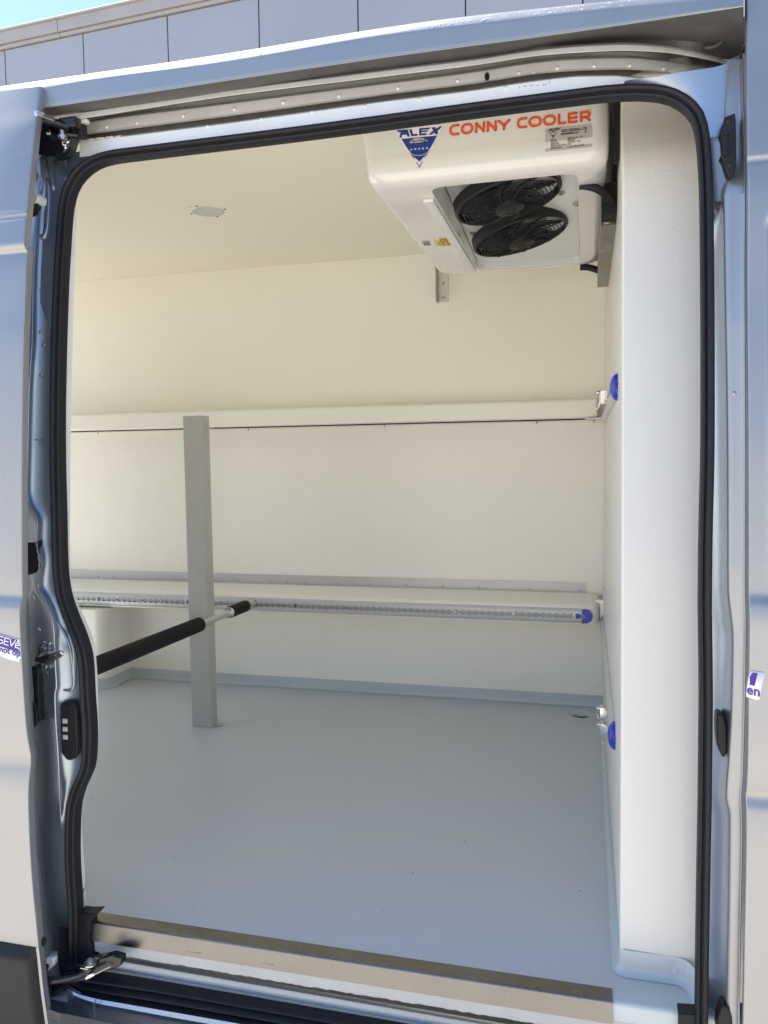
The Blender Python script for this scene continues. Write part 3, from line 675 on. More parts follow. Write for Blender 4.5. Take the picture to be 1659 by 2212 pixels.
# side face right of the web down to the step
bm = bmesh.new(); rows = []
for i in range(42):
    v = 128 + i * 7.5; b = curve_v(Bed, v); s = so_r(max(v, 330)) - 14 if v > 300 else 1566
    f = max(0, min(1, (v - 335) / 85)); f = f * f * (3 - 2 * f)
    cr_ = 1590 + (1562 - 1590) * f                    # position of the crease
    P = [(s - 4, .010), (s + 4, .004), (cr_ - 8, .002), (cr_, .001 - .004 * f), (cr_ + 4, .001 - .009 * f), (cr_ + 8, .000 - .010 * f), (b - 5, -.002 - .010 * f), (b - 3, -.006 - .012 * f), (b - .5, -.008 - .012 * f), (b + .4, -.004 - .01 * f), (b + 1, .02)]
    P.sort(key=lambda t: t[0]); rows.append([PS(u, v, o) for u, o in P])
grid(bm, rows); from_bm('pillar_face', bm, 'silver', van, auto=180)
# front door skin (closed) right of the gap; its profile is read along the door edge
Ced = [(1611, -40), (1611, 86), (1612.5, 250), (1613.5, 345), (1612.6, 349), (1613.6, 354), (1614.5, 420), (1614, 600), (1615.5, 800), (1617, 1000), (1617.2, 1200), (1617, 1280), (1618.8, 1310), (1619.3, 1340), (1618.5, 1400), (1617, 1498), (1615.5, 1620), (1613.7, 1670), (1611.6, 1700), (1610.2, 1716), (1611.7, 1750), (1612, 1790), (1610.5, 1900), (1608, 2009), (1606.5, 2100), (1605, 2180), (1604, 2230)]
xe = PY(1617, 1000, -.072).x
def skin(tab, xe, x_to, name, mt, n=340, ext=()):
    bm = bmesh.new(); P = []
    v0, v1 = tab[0][1], tab[-1][1]
    for i in range(n):
        v = v0 + (v1 - v0) * i / (n - 1); P.append(PX(curve_v(tab, v), v, xe))
    P.reverse()
    return P
P = skin(Ced, xe, .9, 'x', 'silver'); PFD = P
bm = bmesh.new()
s = 1
rows = [[Vector((xe + .0015, p.y + .016, p.z)) for p in P], [Vector((xe, p.y + .004, p.z)) for p in P], [Vector((xe + .0008, p.y + .001, p.z)) for p in P], [Vector((xe + .003, p.y, p.z)) for p in P]]
# raised panel field: rounded rectangle starting a little right of the edge
za, zb = PY(1640, 428, -.07).z, PY(1640, 1326, -.08).z
for j in range(60):
    x = xe + .003 + (j + 1) * .0035
    row = []
    for p in P:
        # signed distance to the pressed field (x from xe+.028 on, z between zb and za, corner radius)
        Rr = .035; dx = (xe + .024 + Rr) - x; dz = max(p.z - (za - Rr), (zb + Rr) - p.z)
        d = (math.hypot(max(dx, 0), max(dz, 0)) - Rr) if (dx > 0 or dz > 0) else -Rr
        t = max(0, min(1, (-d) / .014)); t = t * t * (3 - 2 * t)
        row.append(Vector((x, p.y + .009 * t, p.z)))
    rows.append(row)
rows.append([Vector((.95, q.y, q.z)) for q in rows[-1]])
grid(bm, rows); from_bm('front_door_skin', bm, 'silver', van, auto=180)
# small black parts on the front pillar
bm = bmesh.new(); f = [(1582, 246), (1588, 243), (1590, 262), (1591, 330), (1589, 366), (1584, 380), (1577, 384), (1572, 378), (1562, 345), (1556, 336), (1562, 328), (1560, 300), (1555, 285), (1563, 268), (1566, 252), (1573, 249)]
poly(bm, [PS(u, v, -.020) for u, v in f], .03, (0, 1, 0)); ub = from_bm('guide_buffer', bm, 'black', van, smooth=False, bevel=.0025)
bm = bmesh.new(); tube(bm, cr([PS(u, v, -.022) for u, v in ((1560, 292), (1572, 287), (1577, 291), (1575, 322), (1569, 333), (1561, 328))], 30), .0016, 8); from_bm('rib', bm, 'black', ub)
for u, v in ((1574, 262), (1577, 357)):
    bm = bmesh.new(); dome(bm, PS(u, v, -.020), (0, -1, 0), .005, .003, 12, 3); from_bm('screw', bm, 'black', ub)
bm = bmesh.new(); f = [(1549, 1545), (1556, 1541), (1562, 1546), (1568, 1566), (1570, 1600), (1569, 1625), (1566, 1636), (1560, 1636), (1553, 1620), (1549, 1595), (1548, 1565)]
poly(bm, [PS(u, v, .0) for u, v in f], .03, (0, 1, 0)); from_bm('lock_grommet', bm, 'black', van, smooth=False, bevel=.003)
bm = bmesh.new(); f = [(1548, 2230), (1551, 2200), (1559, 2176), (1567, 2172), (1575, 2180), (1582, 2200), (1584, 2230)]
poly(bm, [PS(u, v, -.014) for u, v in f], .03, (0, 1, 0)); from_bm('lower_buffer', bm, 'black', van, smooth=False, bevel=.003)
bm = bmesh.new(); f = [(1466, 2190), (1508, 2193), (1530, 2196), (1530, 2260), (1466, 2260)]
poly(bm, [PY(u, v, -.045) for u, v in f], .03, (0, 1, 0)); from_bm('seal_end_cap', bm, 'rubber', van, smooth=False, bevel=.002)
for u, v in ((1590, 1560), (1597, 1560), (1597, 1930), (1586, 850))[1:]:
    bm = bmesh.new(); dome(bm, PS(u, v, -.0115), (0, -1, 0), .0042, .0014, 12, 3); from_bm('weld_dimple', bm, 'silver', van)

# ---- sliding door, slid open to the rear (left)
E0 = [(87, 186), (81, 230), (75, 272.8), (66, 360), (61, 412.8), (57.5, 452), (56.2, 461), (57.6, 466), (56, 470), (53, 500), (51, 526), (54, 536), (58.5, 543), (57, 556), (55.5, 575), (54, 620), (52.5, 673), (50, 726), (47.5, 850), (46, 950), (45.5, 1026), (45.5, 1150), (46, 1240), (47, 1287), (43.5, 1302), (41, 1319), (41, 1340), (42, 1362), (46, 1434.6), (49.5, 1490), (52.5, 1534.6), (56, 1575), (60, 1604), (65.5, 1636), (65, 1652), (62.5, 1674), (60.5, 1700), (60, 1722), (61.5, 1780), (66, 1868.5), (71.5, 1935), (77.5, 1993.5), (82.5, 2048)]
xd = PY(46, 1100, -.150).x
P = skin(E0, xd, -3, 'x', 'silver', 420)
sdoor = None
bm = bmesh.new()
rows = [[Vector((xd - .001, p.y + .020, p.z)) for p in P], [Vector((xd, p.y + .003, p.z)) for p in P], [Vector((xd - .001, p.y + .0006, p.z)) for p in P], [Vector((xd - .003, p.y, p.z)) for p in P], [Vector((xd - .10, p.y, p.z)) for p in P], [Vector((-2.6, p.y, p.z)) for p in P]]
grid(bm, rows); door = from_bm('sliding_door', bm, 'silver', van, auto=180)
bm = bmesh.new()     # inner return of the door
ei = cr([PS(curve_v(E1, v) + 1.0, v, -.012) for v in range(500, 2210, 30)], 90)
eo = cr([PX(curve_v(E0 + [(86, 2068), (95, 2143), (104, 2200)], v) , v, xd) + Vector((-.002, .016, 0)) for v in range(500, 2210, 30)], 90)
rows = [eo, [a.lerp(b, .5) + Vector((0, 0, 0)) for a, b in zip(eo, ei)], ei, [Vector((p.x - .02, p.y + .004, p.z)) for p in ei], [Vector((-2.5, p.y + .004, p.z)) for p in ei]]
grid(bm, rows); from_bm('door_return', bm, 'silver_dull', door, auto=60)
# black cladding at the bottom of the door
CE = [(84, 2044), (86, 2060), (95, 2143), (104.5, 2212), (107, 2230)]
bm = bmesh.new(); rows = []
q = [PX(curve_v(CE, v), v, xd) for v in range(2046, 2240, 6)]
rows = [[Vector((xd + .0005, p.y + .012, p.z)) for p in q], [Vector((xd, p.y - .001, p.z)) for p in q]]
rows2 = [[Vector((xd - .004, p.y - .004, p.z)) for p in q], [Vector((xd - .012, p.y - .018 * min(1, .25 + i / 4), p.z)) for i, p in enumerate(q)], [Vector((xd - .02, p.y - .022 * min(1, .2 + i / 4), p.z)) for i, p in enumerate(q)], [Vector((-2.6, p.y - .022 * min(1, .2 + i / 4), p.z)) for i, p in enumerate(q)]]
grid(bm, rows2); c1 = from_bm('cladding', bm, 'black', door, auto=50)
bm = bmesh.new(); grid(bm, rows + [rows2[0]]); from_bm('door_edge', bm, 'silver', door)
tz = rows2[3][0]
bm = bmesh.new(); grid(bm, [[rows2[k][0], Vector((rows2[k][0].x, q[0].y + .01, q[0].z))] for k in range(4)]); from_bm('cladding_top', bm, 'black', c1)
# oval plug, pin buffers, white plastic guide on the door edge
bm = bmesh.new(); c = PS(71, 1544, -.022); cyl(bm, c, c + Vector((0, .006, 0)), .5, n=32)
for v in bm.verts: v.co.x = c.x + (v.co.x - c.x) * .0175; v.co.z = c.z + (v.co.z - c.z) * .0580
for v in bm.verts: v.co.z = c.z + max(-.026, min(.026, (v.co.z - c.z)))
from_bm('oval_plug', bm, 'black', door, bevel=.001, auto=40)
bm = bmesh.new(); poly(bm, [PS(u, v, -.045) for u, v in ((65, 407), (69, 410), (80, 418), (82, 423), (80.5, 434), (76, 438), (65, 438))], .03, (0, 1, 0)); from_bm('white_guide', bm, 'matt_white', door, smooth=False, bevel=.003)
bm = bmesh.new(); c = PS(72, 452, -.03); cyl(bm, c, c + Vector((.012, -.004, .004)), .0095, n=18); cyl(bm, c + Vector((.0, -.004, .010)), c + Vector((.016, -.006, .013)), .0055, n=14); cyl(bm, c + Vector((-.006, 0, -.004)), c + Vector((.003, -.002, -.002)), .0115, n=18)
from_bm('rubber_stop', bm, 'black', door, auto=40)
for u, v in ((64, 400), (89 - 21, 465)):
    bm = bmesh.new(); dome(bm, PS(u, v, -.055), (.6, -1, 0), .004, .003, 10, 3); from_bm('plug', bm, 'black', door)
bm = bmesh.new(); poly(bm, [PS(u, v, -.05) for u, v in ((97, 2070), (104, 2068), (112, 2069.5), (116, 2073), (115, 2086), (110, 2093), (103, 2099), (98, 2098))], .025, (0, 1, 0)); from_bm('guide_wedge', bm, 'matt_white', door, smooth=False, bevel=.003)
for u, v, rx in ((89.5, 2038, .0042), (97, 2093, .003)):
    bm = bmesh.new(); c = PX(u, v, xd); cyl(bm, c + Vector((.0015, 0, 0)), c + Vector((-.0015, 0, 0)), 1, n=20)
    for vv in bm.verts: vv.co.y = c.y + .006 + (vv.co.y - c.y) * rx * 1.5; vv.co.z = c.z + (vv.co.z - c.z) * rx * 2.2
    from_bm('plug', bm, 'hole', door)
# small plug near the door's upper edge already above; torn transport sticker
def on_skin(u, v):
    d = ray(u, v); best = None
    # intersect with the extruded profile: find p.y for z
    y = -.15
    for _ in range(8):
        p = PY(u, v, y); j = min(range(len(P)), key=lambda k: abs(P[k].z - p.z)); y = P[j].y - .0016
    return PY(u, v, y)
stk = [(-30, 1358), (0, 1369.5), (22, 1376), (40, 1381), (42.5, 1385), (39, 1389), (44, 1393), (40.5, 1398), (43, 1404), (41, 1410), (44, 1418), (45.5, 1421), (42.5, 1425), (42, 1430.5), (20, 1425), (0, 1417), (-30, 1406)]
bm = bmesh.new(); poly(bm, [on_skin(u, v) for u, v in stk]); stkr = from_bm('sticker', bm, 'sticker', door, smooth=False, solid=.0003)
of = Vector((0, -.0006, 0))
bm = bmesh.new(); poly(bm, [on_skin(u, v) + of for u, v in ((-30, 1359), (0, 1370.5), (24, 1378), (38, 1382), (36, 1388), (43, 1396), (40, 1402), (44, 1409), (30, 1406), (0, 1396), (-30, 1385))]); from_bm('band', bm, 'purple', stkr, smooth=False)
def sk_strokes(bm, strokes, wpx, off):
    for s in strokes:
        pts = [on_skin(u, v) + off for u, v in s]
        for a, b in zip(pts, pts[1:]):
            d = (b - a).normalized(); n_ = Vector((-d.z, 0, d.x)) * (wpx * .5 * 1.3 / FL); e = d * (wpx * .25 * 1.3 / FL)
            bm.faces.new([bm.verts.new(q_) for q_ in (a - e + n_, b + e + n_, b + e - n_, a - e - n_)])
bm = bmesh.new(); S = []
def lt(x, y, w_, h_): return lambda a, b: (x + a * w_ + (1 - b) * 2.2, y + (x - 0) * .28 + a * w_ * .28 + b * h_)
f_ = lt(-5, 1374.5, 11, 14); S += [[f_(1, 0), f_(.1, 0), f_(0, .2), f_(.1, .5), f_(.9, .5), f_(1, .8), f_(.9, 1), f_(0, 1)]]
f_ = lt(9.5, 1374.5, 9, 14); S += [[f_(1, 0), f_(0, 0), f_(0, 1), f_(1, 1)], [f_(0, .5), f_(.9, .5)]]
f_ = lt(21, 1374.5, 10, 14); S += [[f_(0, 0), f_(.4, 1), f_(1.1, 0)]]
f_ = lt(33.5, 1374.5, 7, 14); S += [[f_(1, .3), f_(.3, .3), f_(0, .45), f_(0, 1), f_(1, 1)], [f_(0, .65), f_(.9, .65)]]
sk_strokes(bm, S, 2.5, Vector((0, -.0010, 0))); from_bm('sticker_lettering', bm, 'sticker', stkr, smooth=False)
bm = bmesh.new(); o_ = on_skin(-.5, 1407); e_ = (on_skin(40, 1417.5) - on_skin(0, 1407)).normalized()
text_bm(bm, 'not op', o_ + Vector((0, -.0012, 0)), e_, Vector((0, 0, 1)), .0175, bold=.0004); from_bm('sticker_lettering', bm, 'purple', stkr, smooth=False)
# right-hand remnant of the same tape on the front door
bm = bmesh.new(); yr_ = PX(1617, 1430, xe).y - .0012
def pr2(u, v, o=0):
    y = yr_
    for _ in range(8):
        p = PY(u, v, y); j = min(range(len(PFD)), key=lambda k: abs(PFD[k].z - p.z)); y = PFD[j].y - .0016 - o
    return PY(u, v, y)
poly(bm, [pr2(u, v) for u, v in ((1623, 1449), (1650, 1453), (1651, 1457), (1645, 1486), (1640, 1512), (1634, 1512), (1611.5, 1505), (1613, 1484), (1617, 1462))]); sr = from_bm('sticker', bm, 'sticker', van, smooth=False, solid=.0003)
bm = bmesh.new(); poly(bm, [pr2(u, v, .0006) for u, v in ((1626, 1452.5), (1637, 1454), (1630, 1482), (1618.5, 1479), (1620, 1473.5), (1619, 1462))]); from_bm('band', bm, 'purple', sr, smooth=False)
bm = bmesh.new(); text_bm(bm, 'en', pr2(1612.5, 1498, .0008), (pr2(1632, 1502.5, .0008) - pr2(1612.5, 1498, .0008)).normalized(), Vector((0, 0, 1)), .0215, bold=.0005); from_bm('sticker_lettering', bm, 'purple', sr, smooth=False)

# upper hinge carriage (greasy black arm, roller, bolts)
hg = None
bm = bmesh.new()
poly(bm, [PY(u, v, .012) for u, v in ((62, 330), (78, 262), (84, 252), (110, 254), (128, 262), (142, 262), (152, 272), (154, 292), (150, 305), (146, 318), (138, 330), (120, 337), (100, 339), (86, 334))], .03, (0, 1, 0))
hg = from_bm('hinge_carriage', bm, 'grease', van, smooth=False, bevel=.004)
bm = bmesh.new(); a = PY(76, 244, -.06); b = PY(117, 259, -.02)
cyl(bm, a, b, .0075, n=4); bmesh.ops.bevel(bm, geom=list(bm.edges), offset=.002, segments=2, affect='EDGES'); from_bm('arm_link', bm, 'chrome', hg)
bm = bmesh.new(); tube(bm, [PY(70, 256, -.045), PY(95, 259, -.03), PY(125, 268, -.012), PY(150, 276, -.004)], .009, 8); from_bm('arm', bm, 'grease', hg)
bm = bmesh.new(); box(bm, *(lambda c: (c.x - .016, c.x + .026, c.y - .012, c.y + .01, c.z - .012, c.z + .010))(PY(147, 268, .0)), .004); from_bm('bracket', bm, 'grease', hg)
bm = bmesh.new(); c = PY(104, 287, .0); cyl(bm, c + Vector((0, .012, 0)), c + Vector((0, -.006, 0)), .014, .010, n=20); from_bm('bolt_boss', bm, 'grease', hg, auto=40)
bm = bmesh.new(); torus(bm, PY(104.5, 286, -.007), (0, -1, .2), .0052, .0013, 20, 8, (.2, 3.4)); dome(bm, PY(103, 288, -.006), (0, -1, 0), .0035, .003); from_bm('bolt_ring', bm, 'chrome', hg)
bm = bmesh.new(); c = PY(135.5, 300, -.006); cyl(bm, c, c + Vector((0, 0, .006)), .0095, n=24); cyl(bm, c, c + Vector((0, 0, -.002)), .006, n=18); cyl(bm, c + Vector((0, 0, .006)), c + Vector((0, 0, .022)), .005, n=14); from_bm('pivot_pin', bm, 'zinc', hg, auto=35)
bm = bmesh.new(); tube(bm, [PY(138, 290, .0), PY(158, 292, .006), PY(168, 293, .01)], .0055, 8); from_bm('roller_arm', bm, 'grease', hg)
bm = bmesh.new(); c = PY(176, 284, .022); cyl(bm, c + Vector((0, 0, -.012)), c + Vector((0, 0, .012)), .011, n=20); from_bm('roller', bm, 'black', hg, auto=40)
bm = bmesh.new(); box(bm, *(lambda c: (c.x - .010, c.x + .010, c.y - .006, c.y + .006, c.z - .004, c.z + .004))(PY(182, 263, .016)), .002); from_bm('nylon_block', bm, 'nylon', hg)
bm = bmesh.new()
for k in range(7):
    c = PY(140 + random.uniform(-4, 7), 312 + random.uniform(-7, 9), .008); dome(bm, c, (0, -1, .3), random.uniform(.002, .005), .003, 8, 3)
from_bm('grease_lump', bm, 'chrome', hg)
# lower roller arm
bm = bmesh.new()
A_ = [PY(92, 2122, -.12), PY(110, 2119, -.115), PY(150, 2112, -.10), PY(183, 2101, -.09), PY(205, 2084, -.075), PY(232, 2078, -.06)]
tube(bm, cr(A_, 24), .0085, 10); la = from_bm('lower_roller_arm', bm, 'grease', van)
bm = bmesh.new(); poly(bm, [PY(u, v, -.095) for u, v in ((98, 2116), (130, 2107), (152, 2101), (175, 2096), (190, 2090), (200, 2096), (184, 2118), (150, 2126), (120, 2132), (98, 2135))], .012, (0, 1, 0)); from_bm('arm_plate', bm, 'grease', la, smooth=False, bevel=.003)
bm = bmesh.new(); tube(bm, [PY(105, 2136, -.10), PY(114, 2146, -.10), PY(124, 2141, -.10), PY(140, 2132, -.10)], .008, 10); from_bm('stop', bm, 'rubber', la)
bm = bmesh.new(); poly(bm, [PY(u, v, -.08) for u, v in ((205, 2082), (216, 2070), (240, 2064), (262, 2070), (262, 2086), (246, 2094), (226, 2098), (206, 2110), (188, 2112))], .02, (0, 1, 0)); from_bm('roller_housing', bm, 'grease', la, smooth=False, bevel=.003)
bm = bmesh.new(); c = PY(195.5, 2081, -.10); cyl(bm, c, c + Vector((0, -.004, .008)), .0095, .007, n=20); cyl(bm, c + Vector((0, 0, -.001)), c + Vector((0, .0, .0015)), .0135, n=20); from_bm('bolt', bm, 'zinc', la, auto=35)
bm = bmesh.new(); poly(bm, [PY(u, v, -.101) for u, v in ((185, 2112), (184, 2117), (196, 2112), (203, 2108), (206, 2104), (199, 2103), (190, 2107))], .002, (0, 1, 0)); poly(bm, [PY(u, v, -.101) for u, v in ((173, 2091), (190, 2093), (189, 2095), (173, 2092.4))], .002, (0, 1, 0)); from_bm('wear_plate', bm, 'zinc', la, smooth=False)
bm = bmesh.new(); tube(bm, [PY(206, 2104, -.10), PY(239, 2088, -.085)], .0011, 6); from_bm('spring_rod', bm, 'nylon', la)
# light seam notch in the sill
bm = bmesh.new(); tube(bm, cr([PY(u, v, -.096) for u, v in ((209, 2158), (207, 2160), (204, 2168), (202, 2176))], 16), .0012, 6); from_bm('sill_pressing', bm, 'silver', van)

# ================================================================ INSIDE THINGS
# ---- airline cargo rail generator (length along +X local, face -Y local)
def rail_mesh(bm, L, hh=.027, pitch=.0254, dep=.010, R=.0098, neck=.0048):
    n = int(L / pitch) * 8; Vt = []
    def face_d(z): return dep * math.sqrt(max(0, 1 - (abs(z) / hh) ** 2.6))
    top, bot = [], []
    for i in range(n + 1):
        x = L * i / n; ph = (x / pitch) % 1 - .5; dx = ph * pitch
        op = max(neck, math.sqrt(max(0, R * R - dx * dx))) if 0.5 * pitch < x < L - .5 * pitch else neck
        zsl = [op, op + (hh - op) * .25, op + (hh - op) * .5, op + (hh - op) * .75, op + (hh - op) * .92, hh]
        top.append([Vector((x, -face_d(op) + .006, op))] + [Vector((x, -face_d(z), z)) for z in zsl] + [Vector((x, .0, hh))])
        bot.append([Vector((x, -face_d(op) + .006, -op))] + [Vector((x, -face_d(z), -z)) for z in zsl] + [Vector((x, .0, -hh))])
    grid(bm, top); grid(bm, bot, True)
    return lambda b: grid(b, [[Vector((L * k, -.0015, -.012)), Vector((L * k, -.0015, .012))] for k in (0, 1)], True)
def place(bm, M4): bmesh.ops.transform(bm, matrix=M4, verts=bm.verts)

# lower ledge on the back wall with its rail
RY = 1.545
zr_a = PY(1264, 1315.8, RY - .01).z; zr_b = PY(1264, 1347.5, RY - .01).z
zc = (zr_a + zr_b) / 2; hh = (zr_a - zr_b) / 2
xr1 = PY(1297, 1330, RY).x
led = thing('wall_ledge', 'low cream ledge with sloping top along the back wall, above the floor', 'ledge', (0, 0, 0))
zt_ = PY(700, 1264, YB).z
bm = bmesh.new(); x0 = -2.95
profL = [(YB - .002, zt_), (YB - .02, zt_ + .001), (RY + .012, zr_a + .014), (RY + .004, zr_a + .0105), (RY + .0005, zr_a + .004), (RY, zr_a - .004), (RY, zc), (RY, zr_b + .002), (RY + .002, zr_b - .006), (RY + .010, zr_b - .009), (YB - .002, zr_b - .010)]
rows = []
for x, k in [(x0, 0), (-.6, 0), (xr1 - .045, 0)] + [(xr1 - .045 + .045 * math.sin(t), 1 - math.cos(t)) for t in [math.pi / 2 * j / 8 for j in range(1, 9)]]:
    rows.append([Vector((x, y + (YB - RY) * .35 * k * (1 if y < 1.6 else 0), zc + (z - zc) * (1 - .28 * k))) for y, z in profL])
grid(bm, rows); vs = [bm.verts.new(p) for p in rows[-1]]; bm.faces.new(vs)
from_bm('ledge_body', bm, 'grp', led, auto=40)
bm = bmesh.new(); zA0, zA1 = zt_ + .0005, zt_ + .040; xa1 = PY(1268, 1262, YB - .004).x
box(bm, x0, xa1, YB - .004, YB - .001, zA0, zA1); box(bm, x0, xa1, YB - .022, YB - .004, zA0, zA0 + .0025)
ang = from_bm('angle_strip', bm, 'alu_pale', led, smooth=False)
for u, v in ((212, 1249), (246, 1250), (281, 1251), (318, 1252.5), (345, 1253), (380, 1254), (514, 1253), (546, 1254), (584, 1256), (620, 1257), (657, 1258), (730, 1259), (802, 1261), (879, 1263), (957, 1265), (1034, 1267), (1144, 1271), (1252, 1275)):
    c = PY(u, v, YB - .005); bm = bmesh.new(); dome(bm, Vector((c.x, YB - .004, zA0 + .010)), (0, -1, 0), .0042, .003, 12, 3); from_bm('screw', bm, 'zinc', ang)
rl = bpy.data.objects.new('cargo_rail', None); COL.objects.link(rl)
tag(rl, 'long perforated grey cargo rail along the back wall ledge with flat blue end cap', 'rail', 'cargo rails')
xr0, xrE = -2.80, PY(1257, 1331, RY).x
bm = bmesh.new(); ch_ = rail_mesh(bm, xrE - xr0, hh); place(bm, Matrix.Translation((xr0, RY - .0005, zc))); from_bm('rail_profile', bm, 'alu_pale', rl, auto=35)
bm = bmesh.new(); ch_(bm); place(bm, Matrix.Translation((xr0, RY - .0005, zc))); from_bm('shaded_slot_channel', bm, 'slot', rl, smooth=False)
for u in (212, 250, 305, 350, 402, 470, 552, 637, 747, 863, 983, 1110, 1240):
    c = PY(u, 1320, RY - .006); bm = bmesh.new(); cyl(bm, (c.x, RY - .003, zc), (c.x, RY - .0085, zc), .0058, .0050, n=16); sw = from_bm('screw', bm, 'zinc', rl, auto=35)
    bm = bmesh.new(); cyl(bm, (c.x, RY - .0086, zc), (c.x, RY - .0088, zc), .0024, n=6); from_bm('recess', bm, 'hole', sw)
bm = bmesh.new(); n = 18; R = hh * .97; dd = .0115
pts = [(xrE + .001, hh * .97), (xrE + .012, hh * .97)] + [(xrE + .012 + R * math.sin(t), R * math.cos(t)) for t in [math.pi * k / n for k in range(1, n)]] + [(xrE + .012, -hh * .97), (xrE + .001, -hh * .97), (xrE + .001, -.006), (xrE - .004, -.0055), (xrE - .008, -.009), (xrE - .017, -.0095), (xrE - .022, -.009), (xrE - .022, .009), (xrE - .017, .0095), (xrE - .008, .009), (xrE - .004, .0055), (xrE + .001, .006)]
poly(bm, [Vector((x, RY - dd, zc + z)) for x, z in pts], dd - .001, (0, 1, 0)); ec = from_bm('end_cap', bm, 'blue', rl, smooth=False, bevel=.0012)
bm = bmesh.new(); c = Vector((xrE + .006, RY - dd - .0008, zc)); torus(bm, c, (0, -1, 0), .0045, .0014, 20, 8); from_bm('washer', bm, 'zinc', ec)
# mounting plate at the right end of the ledge
bm = bmesh.new(); box(bm, xr1 - .018, -.004, RY + .06, RY + .062, zc - .02, zt_ - .01); box(bm, -.0035, -.001, RY + .0, RY + .12, zc - .03, zt_ + .035); from_bm('end_plate', bm, 'alu_light', led, smooth=False)

# upper padded beam
ub_ = thing('wall_beam', 'slim cream beam along the middle of the back wall', 'beam')
UY = 1.60; za_, zb_ = PY(700, 880, UY).z, PY(700, 917, UY).z; xu = PY(1292, 885, UY).x
bm = bmesh.new(); r_ = .010
prf = [(YB - .003, za_ + .004), (UY + .02, za_ + .003), (UY + .006, za_ + .0005), (UY, za_ - .006), (UY, zb_ + .012), (UY + .003, zb_ + .004), (UY + .012, zb_), (YB - .003, zb_)]
rows = [[Vector((x, y, z)) for y, z in prf] for x in (x0, -1.5, xu - .02)] + [[Vector((xu - .004, y + (.004 if y < 1.63 else 0), z)) for y, z in prf], [Vector((xu, y + (.016 if y < 1.63 else 0), (za_ + zb_) / 2 + (z - (za_ + zb_) / 2) * .75)) for y, z in prf]]
grid(bm, rows); bm.faces.new([bm.verts.new(p) for p in rows[-1]]); from_bm('beam_body', bm, 'grp', ub_, auto=30)
bm = bmesh.new(); box(bm, x0, PY(1264, 912, YB - .03).x, YB - .055, YB - .030, zb_ - .0035, zb_ + .002); from_bm('shadow_gap', bm, 'hole', ub_, smooth=False)
bm = bmesh.new(); box(bm, x0, PY(1270, 912, YB - .03).x, YB - .030, YB - .002, zb_ - .006, zb_ - .0005); from_bm('bearer_strip', bm, 'grp', ub_, smooth=False)
for u in (213, 537, 831, 1160):
    c = PY(u, curve_u([(213, 944), (537, 937), (831, 931), (1160, 922)], u), YB - .04); bm = bmesh.new(); z = zb_ - .006
    cyl(bm, (c.x, YB - .045, z - .003), (c.x, YB - .045, z + .004), .0055, n=6); cyl(bm, (c.x, YB - .045, z - .010), (c.x, YB - .045, z), .003, n=10); from_bm('bolt', bm, 'zinc', ub_, auto=30)
bm = bmesh.new(); c = PY(1283, 908, 1.60); box(bm, c.x - .022, -.004, 1.58, 1.68, zb_ - .004, zb_ - .001); eb = from_bm('end_bracket', bm, 'alu_light', ub_, smooth=False)
bm = bmesh.new(); cyl(bm, (c.x, 1.60, zb_ - .006), (c.x, 1.60, zb_), .006, n=6); cyl(bm, (c.x, 1.60, zb_ - .018), (c.x, 1.60, zb_), .0035, n=10); from_bm('bolt', bm, 'zinc', ub_, auto=30)

# post between floor and beam
PYf = 1.152
pa, pb = PY(415, 1569, PYf), PY(463, 1571, PYf); ptz = PY(419, 898, PYf).z
post = thing('post', 'grey aluminium post standing on the cold store floor before the back wall', 'post', (0, 0, 0))
bm = bmesh.new(); box(bm, pa.x, pa.x + .079, PYf, PYf + .052, .0, ptz, .0025, 2); from_bm('post_tube', bm, 'alu', post)
bm = bmesh.new(); box(bm, pa.x + .079, pa.x + .103, PYf + .012, PYf + .045, .0005, .0035); box(bm, pa.x + .0792, pa.x + .082, PYf + .012, PYf + .045, .0035, .04); from_bm('foot_plate', bm, 'alu', post, smooth=False)
bm = bmesh.new(); box(bm, pa.x + .0785, pa.x + .105, PYf + .015, PYf + .035, ptz - .046, ptz - .043); from_bm('top_tab', bm, 'alu', post, smooth=False)

bm = bmesh.new()
for _ in range(70):
    x, y = random.uniform(-2.0, -.03), random.uniform(.03, 1.6); r_ = random.uniform(.0009, .0024)
    poly(bm, [(x + r_ * random.uniform(.6, 1.3) * math.cos(t), y + r_ * random.uniform(.6, 1.3) * math.sin(t), .0006) for t in [math.pi * 2 * k / 7 for k in range(7)]], .0008, (0, 0, 1))
tag(from_bm('grit', bm, 'shade_and_grit', van), kind='stuff')
for x0_, ln_ in ((-.55, .006), (-.545, .008), (-.21, .005), (-.88, .05), (-.70, .03)):
    bm = bmesh.new(); P_ = [Vector((x0_ + ln_ * k / 6 * (1 if ln_ > .01 else .3), -.0362 - .0009 * k / 6 - (.0018 if ln_ > .01 else .0), -.009 - (.004 * k if ln_ < .01 else .018 + .0006 * math.sin(k * 2)))) for k in range(7)]
    tube(bm, P_, .0005, 5); from_bm('scuff_mark', bm, 'shade_and_grit', th)
